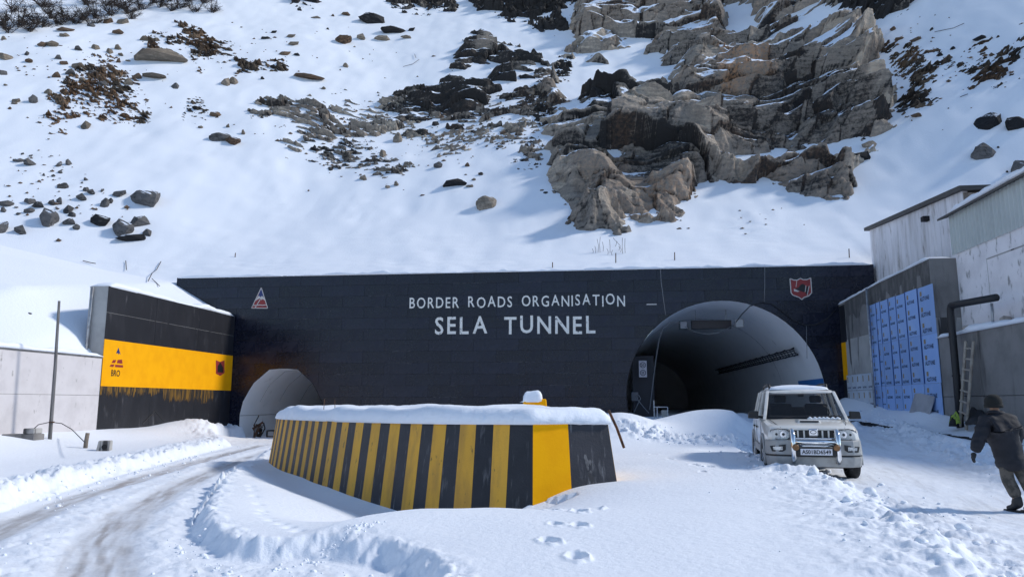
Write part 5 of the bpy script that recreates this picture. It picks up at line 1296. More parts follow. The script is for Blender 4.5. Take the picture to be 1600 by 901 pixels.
for a in [(246, 87, 78, 22, 'tan', 'long flat tan boulder under the brown ridge at upper left'), (132, 195, 20, 14, 'tan', 'lone tan boulder just below the brown scree patch'),
          (52, 154, 15, 16, 'grey', 'square dark stone left of the brown scree patch'), (354, 126, 15, 18, 'tan', 'left one of two upright tan boulders near the ridge end'), (366, 125, 18, 18, 'tan', 'right one of two upright tan boulders near the ridge end'),
          (344, 212, 30, 17, 'grey', 'rounded brown grey boulder on the smooth left slope'), (364, 219, 28, 14, 'brown', 'flat brown boulder touching the rounded one on the smooth slope'), (336, 178, 18, 10, 'brown', 'small brown stone at the end of the rubble patch'),
          (229, 306, 54, 28, 'grey', 'flat grey slab boulder above the left boulder cluster'), (187, 300, 24, 12, 'grey', 'small flat stone left of the grey slab boulder'), (191, 354, 38, 28, 'grey', 'large rounded grey boulder with snow hollow below it'),
          (156, 343, 30, 18, 'dark', 'dark slanted boulder left of the large rounded grey one'), (76, 339, 34, 30, 'grey', 'tall grey boulder in the middle of the left cluster'), (35, 357, 24, 15, 'grey', 'low smooth boulder alone near the left edge'),
          (4, 353, 16, 24, 'grey', 'dark grey boulder cut by the left edge'), (206, 370, 40, 11, 'dark', 'dark ledge stone at the foot of the left cluster'), (217, 346, 26, 20, 'grey', 'grey boulder right of the large rounded one'),
          (582, 28, 46, 20, 'dark', 'big dark boulder with snow on top near the upper edge'), (614, 46, 40, 13, 'dark', 'long dark rock under the big dark boulder'), (536, 61, 34, 17, 'brown', 'broken brown rock left of the long dark rock'),
          (566, 57, 22, 12, 'tan', 'tan rock beside the broken brown rock'), (541, 101, 13, 12, 'tan', 'lone tan stone in the open snow of the upper middle'), (481, 120, 52, 7, 'brown', 'thin long rock ledge in open snow'),
          (760, 313, 32, 30, 'tan', 'lone tall tan boulder on snow left of the cliff foot'), (708, 286, 42, 14, 'dark', 'flat dark boulder above the lone tall boulder'), (684, 256, 17, 15, 'grey', 'small round boulder left of the rock shelf'),
          (622, 213, 16, 24, 'tan', 'upright tan rock under the layered band'), (599, 238, 13, 20, 'tan', 'narrow tan rock among the thin ledges'), (569, 276, 17, 12, 'tan', 'tan stone at the lower end of the thin ledges'),
          (1335, 244, 48, 15, 'dark', 'long dark rock on snow right of the cliff foot'), (1361, 225, 24, 12, 'tan', 'tan rock at the lower right corner of the cliff'), (1545, 186, 36, 28, 'dark', 'black jagged rock on the right slope'),
          (1588, 192, 30, 22, 'dark', 'black rock at the right edge below the scree'), (1537, 236, 30, 24, 'grey', 'grey rock above the corrugated roof'), (1597, 260, 26, 26, 'grey', 'grey rock cut by the right edge above the roof'),
          (45, 486, 12, 12, 'grey', 'lone stone in the snow bank above the low white wall')]:
    o = boulder(*a)
    if a[0] == 45: o.location.z -= .10; o.scale = (.16, .14, .10)
for a in [(100, 290, 16, 12), (95, 268, 8, 8), (107, 254, 10, 12), (92, 257, 8, 10), (46, 253, 22, 12), (29, 250, 16, 6), (83, 275, 6, 6), (68, 274, 6, 6), (134, 280, 8, 6), (128, 286, 5, 4), (135, 295, 10, 10), (145, 299, 18, 8), (130, 307, 22, 12),
          (160, 297, 4, 8), (9, 317, 20, 11), (5, 328, 10, 10), (48, 314, 18, 10), (60, 320, 22, 10), (45, 329, 14, 9), (82, 316, 12, 10), (95, 312, 14, 12), (105, 325, 20, 13), (112, 336, 12, 10), (29, 333, 7, 5), (108, 347, 24, 11), (119, 354, 13, 11), (164, 316, 12, 18), (229, 363, 16, 13), (172, 313, 8, 10), (35, 240, 5, 5), (48, 243, 6, 5)]:
    boulder(*a, 'grey', 'small grey stone in the left boulder field above the snow bank', 'small stones of the left boulder field', 'stone')
for a in [(10, 88, 24, 12), (45, 95, 14, 6), (91, 90, 14, 8), (100, 98, 16, 8), (121, 101, 22, 14), (41, 83, 8, 8), (5, 113, 14, 10), (25, 156, 14, 10), (75, 143, 12, 10), (88, 117, 16, 10), (65, 69, 14, 8), (80, 68, 22, 9), (100, 55, 14, 8), (103, 46, 24, 7), (122, 76, 16, 8), (150, 73, 13, 12), (172, 79, 10, 12),
          (184, 74, 14, 9), (190, 85, 12, 5), (186, 50, 22, 7), (192, 33, 22, 10), (169, 32, 18, 12), (142, 39, 12, 8), (273, 133, 14, 12), (313, 198, 8, 6), (356, 196, 8, 8), (380, 206, 8, 10), (130, 125, 18, 8), (110, 113, 20, 10), (160, 130, 16, 12), (200, 128, 20, 12), (215, 118, 14, 12), (240, 120, 40, 5), (225, 60, 18, 8), (245, 62, 10, 8), (200, 95, 8, 4), (6, 60, 10, 6), (15, 170, 5, 6), (9, 133, 6, 4), (22, 162, 8, 4), (185, 95, 10, 10), (160, 105, 12, 10), (145, 112, 14, 8)]:
    boulder(*a, random.choice(['brown', 'tan', 'tan', 'grey']), 'small brown stone scattered around the brown scree at upper left', 'scattered stones around the scree', 'stone')
for a in [(428, 49, 10, 8), (455, 55, 16, 8), (459, 67, 20, 8), (415, 59, 16, 5), (445, 82, 20, 10), (464, 85, 12, 5), (505, 137, 10, 6), (597, 59, 26, 9), (643, 45, 14, 10), (636, 58, 20, 6), (404, 97, 16, 14), (428, 104, 14, 8), (410, 122, 10, 6), (541, 22, 18, 6), (520, 24, 8, 4), (494, 27, 16, 4), (512, 45, 8, 4), (554, 73, 5, 4), (532, 109, 4, 4)]:
    boulder(*a, random.choice(['brown', 'dark', 'tan']), 'small rock poking through the snow of the upper middle slope', 'small rocks of the upper middle slope', 'stone')
for a in [(606, 291, 10, 7), (619, 287, 12, 10), (660, 304, 8, 5), (543, 238, 22, 8), (515, 234, 18, 6), (494, 233, 22, 7), (530, 254, 14, 4), (690, 182, 14, 6), (681, 192, 14, 12), (735, 290, 14, 6), (771, 216, 12, 10), (786, 207, 14, 8), (546, 262, 12, 4), (605, 265, 16, 6), (692, 212, 8, 6), (730, 257, 12, 8), (752, 271, 10, 6), (740, 280, 8, 6), (853, 301, 10, 6), (847, 297, 8, 4), (500, 257, 4, 3), (512, 257, 3, 3), (660, 215, 5, 4)]:
    boulder(*a, random.choice(['tan', 'dark', 'brown']), 'small rock in the snow between the layered band and the cliff', 'small rocks below the layered band', 'stone')
for a in [(1062, 357, 10, 5), (1075, 357, 6, 3), (1395, 45, 10, 8), (1455, 45, 6, 8), (1430, 62, 20, 6), (1405, 60, 14, 6), (1490, 75, 10, 6), (1500, 100, 14, 8), (1530, 60, 20, 8), (1410, 172, 16, 8), (1434, 180, 20, 8), (1560, 230, 4, 4), (1574, 268, 4, 4), (1470, 85, 12, 8)]:
    boulder(*a, random.choice(['brown', 'dark']), 'small dark rock on the snow right of or below the cliff', 'small rocks right of the cliff', 'stone')

# ------------------------------------------------------------------ shrubs, stakes, twigs
TWIG = M('bare_twig', (.030, .022, .020), .9, c2=(.055, .04, .032), scale=5)
def shrub_mesh(seed, stems=9):
    r = random.Random(seed); st = MB(); tw = MB()
    for _ in range(stems):
        a = r.uniform(0, 6.28); lean = r.uniform(.2, .75); h = r.uniform(.6, 1.0)
        p0 = Vector((r.uniform(-.12, .12), r.uniform(-.12, .12), -.1)); p1 = p0 + Vector((math.cos(a) * lean * .5, math.sin(a) * lean * .5, h * .5)); p2 = p1 + Vector((math.cos(a) * lean * .5, math.sin(a) * lean * .5, h * .5))
        st.tube([p0, p1, p2], [.022, .015, .006], 4, False)
        for _ in range(30):
            t = r.uniform(.2, 1); b0 = p0.lerp(p1, t * 2) if t < .5 else p1.lerp(p2, t * 2 - 1)
            d = Vector((r.gauss(0, 1), r.gauss(0, 1), r.uniform(-.1, 1.2))).normalized() * r.uniform(.12, .42)
            m_ = b0 + d * .5 + Vector((r.uniform(-.05, .05), r.uniform(-.05, .05), 0))
            tw.tube([b0, m_, b0 + d], [.010, .008, .004], 3, False)
    return st.mesh('stem'), tw.mesh('twigs')
SHM = [shrub_mesh(70 + i) for i in range(5)]
for i, (px, py, wpx, hpx) in enumerate([(6, 44, 44, 26), (30, 42, 44, 30), (58, 38, 44, 26), (80, 30, 36, 28), (104, 34, 44, 26), (128, 32, 40, 22), (150, 30, 44, 26), (175, 25, 40, 26), (200, 22, 44, 26), (222, 16, 40, 24), (250, 12, 40, 20), (280, 14, 44, 22), (305, 20, 36, 22), (332, 20, 36, 18), (12, 52, 40, 22), (45, 50, 40, 20), (118, 38, 34, 18), (205, 30, 30, 16), (268, 18, 26, 14), (18, 20, 40, 26), (70, 12, 44, 26), (135, 8, 44, 26), (165, 10, 40, 24), (92, 40, 36, 22), (140, 38, 40, 20), (238, 6, 40, 20), (262, 3, 40, 20), (290, 3, 40, 18), (320, 5, 40, 18), (188, 14, 44, 24), (66, 44, 40, 20)]):
    p = hit(px, py); d = math.hypot(p.x, p.y); s = hpx * d / 1155; wd = wpx * d / 1155
    o = thing('shrub', 'bare dark shrub in the thicket on the upper left slope', 'shrub', tuple(p), random.uniform(0, 6.28), 'bare shrubs of the upper left thicket')
    o.scale = (wd / 1.5, wd / 1.5, s / 1.05)
    a, c = SHM[i % 5]; link('stem', a, TWIG, o); link('twigs', c, TWIG, o)
for px, py, h, lab in [(962, 411, 16, 'tall thin stake in the snow above the letters'), (863, 419, 9, 'short thin stake left of the tall one above the letters'), (1054, 406, 12, 'thin stake in the snow above the large tunnel'), (1327, 403, 13, 'thin stake in the snow near the right end of the front'), (367, 300 + 102, 6, 'tiny stake near the left end of the tunnel front')]:
    p = hit(px, py); s = h * math.hypot(p.x, p.y) / 1155
    tag(MB().tube([(p.x, p.y, p.z - .3), (p.x + .02, p.y, p.z + s)], .030, 5).build('stake', RUST, None), lab, 'stake')
rnd = random.Random(21)
for k, (px, py, h, ln) in enumerate([(930, 396, 12, 2), (934, 395, 22, 3), (938, 396, 26, -2), (942, 394, 16, 2), (949, 398, 10, 3), (953, 396, 22, 1), (960, 386, 14, 8), (965, 392, 16, 9), (968, 395, 10, 6), (973, 397, 26, -1), (977, 396, 24, -1), (926, 396, 8, 2), (957, 399, 8, -3)]):
    p = hit(px, py); q = math.hypot(p.x, p.y) / 1155
    tag(MB().tube([(p.x, p.y, p.z - .2), (p.x + ln * .5 * q, p.y, p.z + h * .5 * q), (p.x - ln * .2 * q, p.y, p.z + h * q)], .012, 4).build('twig', TWIG, None), 'thin dry stem in the small clump above the tunnel letters', 'twig', 'dry stems above the letters')
for k, pts in enumerate([[(232, 442), (238, 430), (245, 424), (252, 412)], [(238, 438), (250, 450)], [(198, 425), (197, 410)], [(130, 410), (142, 413), (150, 415)], [(655, 95), (645, 102), (630, 106)], [(650, 92), (648, 86)], [(1500, 155), (1512, 150)], [(1460, 52), (1490, 46), (1506, 40)]]):
    P = [hit(*q) + Vector((0, -.05, .1)) for q in pts]
    tag(MB().tube(P, .025, 4).build('twig', TWIG, None), ['forked bare twig above the left wing wall', 'side twig lying right of the forked twig', 'upright thin twig above the wing wall end', 'twig lying on the snow bank at left', 'curved dry twig on the open upper slope', 'tiny upright twig on the open upper slope', 'twig on the shaded gully snow', 'long thin twig on the gully snow near the top'][k], 'twig')

# far hills on the other side of the valley, behind the viewer
N = 120; rings = []
th = np.radians(np.linspace(95, 265, N)); mb_co = []; K = 16
for k in range(K):
    t = k / (K - 1); R = 160 + 260 * t
    x = R * np.sin(th - .1); y = R * np.cos(th - .1)
    hgt = (48 * t * sstep(0, .25, (th - th[0]) / 2.97) * sstep(0, .25, (th[-1] - th) / 2.97)) * (1 + .5 * fbm(x * .012, y * .012, 401, 4)) - 1 + 6 * fbm(x * .05, y * .05, 403, 3) * t
    mb_co.append(np.stack([x, y, hgt], 1))
hco = np.concatenate(mb_co)
HILL = M('brown_hillside', (.09, .07, .055), .9, c2=(.75, .78, .83), scale=.035, lo=.36, hi=.52, c3=(.04, .035, .03), scale3=.09, lo3=.55, hi3=.7, detail=9)
tag(link('hills', mesh_np('hills', hco, grid_faces(K, N), True), HILL), 'brown hills with snow patches across the valley', 'hill', kind='structure')

# fine gravel poking through the snow of the slope: uncountable
_pg = np.random.default_rng(77); vs = []; fs = []; cnt = 0
_ic = np.array([(1, 0, 0), (-1, 0, 0), (0, 1, 0), (0, -1, 0), (0, 0, 1), (0, 0, -1)], float); _if = np.array([(0, 2, 4), (2, 1, 4), (1, 3, 4), (3, 0, 4), (2, 0, 5), (1, 2, 5), (3, 1, 5), (0, 3, 5)])
for (cx, cy, wx, wy, nn_, smx) in [(150, 130, 120, 55, 230, .22), (70, 90, 90, 40, 90, .16), (60, 270, 70, 40, 120, .16), (120, 330, 110, 35, 120, .2), (320, 95, 90, 30, 110, .2), (420, 70, 80, 40, 70, .2), (500, 200, 130, 45, 180, .2), (700, 235, 110, 40, 130, .18), (560, 260, 80, 30, 90, .16), (600, 70, 110, 40, 50, .2), (850, 150, 30, 70, 110, .2), (1420, 120, 50, 60, 150, .22), (1530, 110, 60, 40, 120, .22), (1480, 60, 80, 40, 40, .15), (880, 300, 40, 25, 30, .12), (1180, 345, 60, 25, 40, .10)]:
    for _ in range(int(nn_ * .33)):
        p = hit(cx + _pg.normal(0, .5) * wx, max(-20, cy + _pg.normal(0, .5) * wy)); s_ = .05 + (smx - .05) * _pg.random() ** 2.5
        vs.append(_ic * np.array([1.4, 1, .8]) * s_ * (1 + _pg.normal(0, .25, (6, 1))) + np.array([p.x, p.y, p.z + .04])); fs.append(_if + cnt * 6); cnt += 1
me = bpy.data.meshes.new('slope_gravel'); me.from_pydata(np.concatenate(vs).tolist(), [], np.concatenate(fs).tolist())
tag(link('slope_gravel', me, BLD['brown']), 'fine dark gravel peeping through the snow of the mountainside', 'gravel', kind='stuff')

# loose crumbs of ploughed snow: uncountable
bm = bmesh.new(); bmesh.ops.create_icosphere(bm, subdivisions=1, radius=1.0); bm.verts.ensure_lookup_table()
iv = np.array([v.co[:] for v in bm.verts]); ifc = np.array([[v.index for v in f.verts] for f in bm.faces]); bm.free()
pts = []
r = np.random.default_rng(5)
def along(line, n, sp, smin, smax):
    L = [Vector(p) for p in line]
    seg = [(a, b, (b - a).length) for a, b in zip(L[:-1], L[1:])]; tot = sum(s[2] for s in seg)
    for _ in range(n):
        d = r.uniform(0, tot)
        for a, b, l in seg:
            if d <= l: break
            d -= l
        q = a.lerp(b, d / l); pts.append((q.x + r.normal(0, sp), q.y + r.normal(0, sp), smin * (smax / smin) ** (r.random() ** 2.2)))
along(BERM_R, 220, .8, .010, .04); along(BERM_K, 260, .45, .015, .09); along(CHUNK, 220, .6, .02, .10)
along(pxz([(299, 815), (302, 850), (345, 876), (430, 882), (520, 878), (580, 893)], .1), 90, .16, .010, .04); along(pxz([(0, 792), (150, 744), (300, 705)], 0), 160, .35, .015, .06)
along(TRK1, 70, .5, .012, .035); along(pxz([(1190, 730), (1240, 738), (1300, 745)], .2), 90, .25, .02, .09); along(pxz([(600, 833), (540, 845), (480, 858), (420, 868)], .1), 60, .08, .012, .03)
ncr = len(pts); along(BERM_R, 30, .6, .05, .14); along(CHUNK, 14, .5, .06, .15); along(BERM_K, 16, .4, .06, .15)
P_ = np.array(pts); z = ground(P_[:, 0].copy(), P_[:, 1].copy())[0]
vs = []; fs = []
for i, (x, y, s) in enumerate(P_):
    if i < ncr: jit = iv * (1 + r.normal(0, .2, (len(iv), 1)))
    else:
        rot = np.linalg.qr(r.normal(0, 1, (3, 3)))[0]; jit = np.sign(iv) * np.abs(iv) ** .35 @ rot.T * .75 * (1 + r.normal(0, .08, (len(iv), 1)))
    jit = jit * np.array([r.uniform(.8, 1.3), r.uniform(.8, 1.3), r.uniform(.55, .95)]) * s
    vs.append(jit + np.array([x, y, z[i] + s * .25])); fs.append(ifc + i * len(iv))
me = bpy.data.meshes.new('snow_crumbs'); me.from_pydata(np.concatenate(vs).tolist(), [], np.concatenate(fs).tolist())
me.polygons.foreach_set('use_smooth', [True] * len(me.polygons))
tag(link('snow_crumbs', me, SNOW), 'loose crumbs of ploughed snow along the road edges', 'snow', kind='stuff')

# ================================================================== CAR
PAINT = M('car_white_paint', (.76, .735, .68), .28, c2=(.70, .68, .63), scale=2.5, coat=.5, c3=(.45, .42, .38), scale3=3.0, stretch3=(1, 1, 2), lo3=.50, hi3=.85)
BUMP = M('car_grey_bumper', (.36, .36, .35), .5, c2=(.29, .29, .28), scale=5, bump=.001, bscale=50)
BLKPL = M('car_black_plastic', (.013, .013, .014), .5); TYRE = M('tyre_rubber', (.014, .014, .015), .85, c2=(.10, .10, .105), scale=9, lo=.55, hi=.75, bump=.01, bscale=26)
CHROME = M('chrome', (.80, .80, .80), .10, metal=1.0); RIMM = M('alloy_rim', (.36, .36, .37), .35, metal=.8); INTER = M('car_interior', (.028, .028, .03), .8)
HEADL = M('headlamp_reflector', (.62, .63, .62), .18, metal=.55, c2=(.30, .31, .31), scale=14); AMBER = M('amber_cover', (.26, .12, .04), .5, c2=(.18, .085, .03), scale=12)
PLATE = M('plate_white', (.66, .66, .70), .4)
def glass_mat(name, col, alpha, rough=.03):
    m = bpy.data.materials.new(name); m.use_nodes = True; b = m.node_tree.nodes['Principled BSDF']
    b.inputs['Base Color'].default_value = (*col, 1); b.inputs['Roughness'].default_value = rough; b.inputs['Alpha'].default_value = alpha; b.inputs['IOR'].default_value = 1.5
    return m
GLASS = glass_mat('car_glass', (.012, .014, .016), .30); LENS = glass_mat('lamp_lens', (.75, .77, .78), .22)
CAR_ROT = math.radians(-8.0)
fc = cf((1264 - 800) / 1155 * 14.8, 14.8)
cz = Vector((fc.x + 2.24 * math.sin(-CAR_ROT), fc.y + 2.24 * math.cos(CAR_ROT), .15))
car = thing('parked_car', 'off white sport utility car with snow on its roof facing the viewer', 'car', tuple(cz), CAR_ROT)
def msec(y, wb, wm, ws, zb, zs, zt):
    h = [(wb * .86, zb), (wb, zb + .07), (wm, zb + .26), (wm + .004, (zb + zs) / 2 + .08), (wm - .012, zs - .09), (ws, zs - .012), (ws - .09, zt - .004), (ws * .45, zt + .008)]
    return [(x, y, z) for x, z in h] + [(-x, y, z) for x, z in h[::-1]]
secs = [msec(-2.03, .76, .78, .70, .50, .99, 1.005), msec(-1.97, .82, .85, .77, .46, 1.02, 1.04), msec(-1.80, .85, .88, .82, .44, 1.05, 1.075), msec(-1.45, .86, .895, .85, .44, 1.09, 1.115), msec(-1.02, .86, .90, .865, .42, 1.14, 1.165),
        msec(-.90, .86, .90, .87, .42, 1.155, 1.16), msec(0, .865, .905, .875, .42, 1.165, 1.165), msec(1.2, .865, .905, .875, .42, 1.17, 1.17), msec(1.95, .86, .895, .865, .44, 1.17, 1.17), msec(2.16, .84, .875, .845, .46, 1.16, 1.16), msec(2.22, .78, .81, .78, .50, 1.13, 1.14)]
mb = MB(); mb.loft(secs); me = mb.mesh('body'); smooth_by_angle(me, .55); body = link('body', me, PAINT, car)
def cbox(name, x0, x1, y0, y1, z0, z1, m, parent=car, bevel=.0, seg=1): return MB().box(x0, x1, y0, y1, z0, z1).build(name, m, parent, bevel=bevel, seg=seg)
# hood scoop and shut lines
mb = MB(); mb.prism([(-.24, -1.62, 1.09), (.24, -1.62, 1.09), (.24, -1.15, 1.13), (-.24, -1.15, 1.13)], [(-.20, -1.56, 1.165), (.20, -1.56, 1.165), (.22, -1.2, 1.175), (-.22, -1.2, 1.175)]); mb.build('hood_scoop', PAINT, car, bevel=.015)
cbox('scoop_mouth', -.18, .18, -1.607, -1.59, 1.118, 1.152, BLKPL)
for s in (-1, 1): MB().tube([(s * .60, -2.0, 1.02), (s * .70, -1.6, 1.118), (s * .74, -1.1, 1.168)], .008, 4).build('shut_line', BLKPL, body)
# cabin
RZ = 1.80
def quad_glass(name, pts, m=GLASS, th=.006):
    p = [Vector(q) for q in pts]; n_ = (p[1] - p[0]).cross(p[3] - p[0]).normalized() * th
    return MB().prism(p, [q + n_ for q in p]).build(name, m, car)
A0, A1 = Vector((.80, -1.00, 1.165)), Vector((.665, -.36, 1.75))
quad_glass('windscreen', [(-.79, -.995, 1.17), (.79, -.995, 1.17), (.655, -.37, 1.745), (-.655, -.37, 1.745)])
def pillar(p, q, wd, name='pillar'):
    for s in (-1, 1):
        a, c = Vector(p), Vector(q); a.x *= s; c.x *= s
        MB().prism([a + Vector((-.035, -wd, 0)), a + Vector((.035, -wd, 0)), a + Vector((.035, wd, 0)), a + Vector((-.035, wd, 0))], [c + Vector((-.035, -wd, 0)), c + Vector((.035, -wd, 0)), c + Vector((.035, wd, 0)), c + Vector((-.035, wd, 0))]).build(name, PAINT, car, bevel=.012)
pillar((.825, -.98, 1.15), (.685, -.35, 1.77), .045); pillar((.845, .30, 1.15), (.70, .34, 1.77), .05); pillar((.845, 1.18, 1.15), (.70, 1.16, 1.77), .06); pillar((.83, 2.05, 1.15), (.69, 1.92, 1.77), .12)
for s in (-1, 1):
    for (y0, y1, t0, t1) in ((-.86, .26, -.30, .29), (.36, 1.12, .39, 1.10), (1.25, 1.94, 1.22, 1.82)):
        quad_glass('side_window', [(s * .838, y0, 1.17), (s * .838, y1, 1.17), (s * .70, t1, 1.745), (s * .70, t0, 1.745)])
quad_glass('rear_window', [(-.72, 2.10, 1.22), (.72, 2.10, 1.22), (.62, 2.0, 1.74), (-.62, 2.0, 1.74)], glass_mat('rear_glass', (.02, .022, .025), .25))
cbox('tailgate', -.80, .80, 2.04, 2.17, 1.12, 1.22, PAINT, bevel=.02)
rings = []
for y, hw, z0, cr in ((-.46, .62, 1.735, .015), (-.38, .685, 1.75, .03), (-.15, .71, 1.775, .06), (.6, .72, 1.79, .085), (1.5, .715, 1.785, .08), (1.95, .69, 1.77, .05), (2.10, .62, 1.74, .02)):
    rings.append([(hw * math.copysign(abs(math.cos(a)) ** .75, math.cos(a)), y, z0 + (cr if math.sin(a) > 0 else .02) * math.sin(a)) for a in np.linspace(0, 2 * math.pi, 21)[:-1]])
mb = MB(); mb.loft(rings); mb.build('roof', PAINT, car, smooth=True)
xs = []
rings = []
for i, y in enumerate(np.linspace(-.30, 1.95, 16)):
    hw = .60 + .04 * math.sin(i * 1.9); rings.append([(hw * math.cos(a), y, 1.80 + (.075 + .03 * math.sin(i * 1.3) + (.03 if 4 < i < 12 else 0)) * max(0, math.sin(a)) ** .6 * (1 if 0 < i < 15 else .35)) for a in np.linspace(0, math.pi, 10)])
mb = MB(); mb.loft(rings, False, True, True); tag(mb.build('roof_snow', SNOW, None, smooth=True), 'thin snow layer on the roof of the parked car', 'snow')
rs = bpy.data.objects['roof_snow']; rs.location = cz; rs.rotation_euler = (0, 0, CAR_ROT)
for s in (-1, 1):
    MB().tube([(s * .60, -.05, 1.80), (s * .61, .05, 1.92), (s * .615, .7, 1.945), (s * .61, 1.5, 1.92), (s * .60, 1.62, 1.82)], .028, 6).build('roof_rail', BLKPL, car, smooth=True)
# inside
cbox('dashboard', -.74, .74, -.95, -.55, 1.12, 1.24, INTER, bevel=.03)
for sx in (-.38, .38):
    st = MB().box(sx - .24, sx + .24, .05, .22, 1.1, 1.50).build('seat_back', INTER, car, bevel=.05, seg=2); MB().box(sx - .13, sx + .13, .08, .18, 1.52, 1.68).build('headrest', INTER, st, bevel=.03)
cbox('rear_bench', -.66, .66, 1.2, 1.36, 1.1, 1.42, INTER, bevel=.05)
MB().tube([(.38 + .19 * math.cos(a), -.42 - .06 * math.sin(a), 1.30 + .16 * math.sin(a)) for a in np.linspace(0, 6.283, 17)], .016, 5).build('steering_wheel', BLKPL, car)
tubeobj('mirror', [(-.05, -.42, 1.68), (.07, -.42, 1.68)], .03, BLKPL, car)
for sx, a in ((-.45, .3), (.18, .35)): MB().tube([(sx, -1.0, 1.185), (sx + .42, -.93 + .04, 1.25)], .010, 4).build('wiper', BLKPL, car)
sn = MB()
for i in range(7):
    cx = .1 + .09 * i + random.uniform(-.03, .03); sn.tube([(cx - .05, -1.01, 1.175), (cx, -1.02, 1.20), (cx + .06, -1.0, 1.178)], [.012, .03, .012], 6)
sn.build('cowl_snow', SNOW, car, smooth=True)
# front end
cbox('grille', -.45, .45, -2.062, -1.99, .80, .985, BLKPL, bevel=.01)
gr = bpy.data.objects['grille']
for i in range(8):
    x = -.40 + i * .1143
    if abs(x) < .09: continue
    MB().box(x - .016, x + .016, -2.082, -2.058, .83, .97).build('grille_bar', PAINT, gr, bevel=.004)
cbox('grille_top', -.47, .47, -2.075, -2.0, .975, 1.005, PAINT, bevel=.008); cbox('grille_bottom', -.45, .45, -2.09, -2.0, .79, .825, CHROME, bevel=.008)
eb = cbox('emblem_block', -.095, .095, -2.10, -2.05, .86, 1.0, CHROME, bevel=.02)
MB().tube([(.055 * math.cos(a), -2.104, .94 + .032 * math.sin(a)) for a in np.linspace(0, 6.283, 15)], .007, 5).build('emblem', BLKPL, eb)
for s in (-1, 1):
    outl_ = [(.44, .835), (.50, .79), (.66, .785), (.78, .82), (.815, .90), (.79, .97), (.66, 1.0), (.50, .985), (.44, .93)]
    def yf(x): return -2.075 + max(0, x - .45) ** 2 * .75
    hl = MB().prism([(s * x, yf(x) + .10, z) for x, z in outl_], [(s * x, yf(x) + .012, z) for x, z in outl_]).build('headlight', HEADL, car)
    MB().prism([(s * x, yf(x) - .004, z) for x, z in outl_], [(s * x, yf(x) - .012, z) for x, z in outl_]).build('lens', LENS, hl)
    for cx, rr_ in ((.56, .065), (.69, .055)):
        MB().disc((s * cx, yf(cx) + .012, .89), (0, -1, 0), rr_, .008, 18).build('reflector', CHROME, hl); MB().disc((s * cx, yf(cx) + .003, .89), (0, -1, 0), rr_ * .45, .006, 12).build('bulb', BLKPL, hl)
    MB().tube([(s * x, yf(x) - .006, z) for x, z in outl_ + outl_[:1]], .009, 4).build('rim', BLKPL, hl)
plan = [(-.905, -1.72), (-.905, -1.92), (-.86, -2.06), (-.72, -2.17), (-.45, -2.22), (0, -2.24), (.45, -2.22), (.72, -2.17), (.86, -2.06), (.905, -1.92), (.905, -1.72)]
bp_ = MB().prism([(x, y, .50) for x, y in plan], [(x * .985, y + .03, .785) for x, y in plan]).build('bumper', BUMP, car, bevel=.025, seg=2)
MB().prism([(x * .97, y + .03, .27) for x, y in plan], [(x * 1.0, y - .012, .47) for x, y in plan]).build('bumper_lip', BUMP, car, bevel=.025, seg=2)
MB().prism([(x * .97, y + .02, .46) for x, y in plan], [(x * .97, y + .02, .51) for x, y in plan]).build('bumper_gap', BLKPL, bp_)
for s in (-1, 1):
    rec = MB().prism([(s * .54, -2.205, .70), (s * .54, -2.205, .60), (s * .60, -2.20, .56), (s * .80, -2.13, .56), (s * .83, -2.10, .66)], [(s * .54, -2.16, .70), (s * .54, -2.16, .60), (s * .60, -2.15, .56), (s * .80, -2.08, .56), (s * .83, -2.05, .66)]).build('fog_recess', BLKPL, bp_)
    MB().prism([(s * .60, -2.212, .59), (s * .77, -2.152, .59), (s * .78, -2.148, .65), (s * .60, -2.212, .66)], [(s * .60, -2.19, .59), (s * .77, -2.13, .59), (s * .78, -2.12, .65), (s * .60, -2.19, .66)]).build('fog_lamp', HEADL, bp_)
gd = MB()
for s in (-1, 1): MB().tube([(s * .41, -2.22, .36), (s * .41, -2.33, .44), (s * .41, -2.34, .70), (s * .41, -2.32, .88), (s * .41, -2.24, .955), (s * .41, -2.10, .97)], .047, 10).build('guard_upright', CHROME, car, smooth=True)
tubeobj('guard_bar', [(-.41, -2.33, .755), (.41, -2.33, .755)], .040, CHROME, car, 10); tubeobj('guard_bar', [(-.41, -2.31, .68), (.41, -2.31, .68)], .024, CHROME, car, 8)
pf = cbox('plate_frame', -.36, .36, -2.36, -2.33, .49, .645, BLKPL)
pp_ = cbox('number_plate', -.29, .29, -2.372, -2.361, .51, .63, PLATE, pf)
me = text_mesh('AS01BD6549', .098, .0025, .001); lo, hi = mesh_bounds(me); k = .53 / (hi[0] - lo[0])
me.transform(Matrix.Translation((-(lo[0] + hi[0]) / 2, -(lo[1] + hi[1]) / 2, 0))); me.transform(Matrix(((k, 0, 0, 0), (0, 0, -1, -2.3735), (0, 1.05, 0, .570), (0, 0, 0, 1)))); link('plate_number', me, BLACKT, pf)
for s in (-1, 1):
    fo = MB().disc((s * .37, -2.33, .655), (0, -1, 0), .068, .06, 18).build('spot_lamp', BLKPL, car); MB().disc((s * .37, -2.391, .655), (0, -1, 0), .060, .012, 18, .05).build('cover', AMBER, fo)
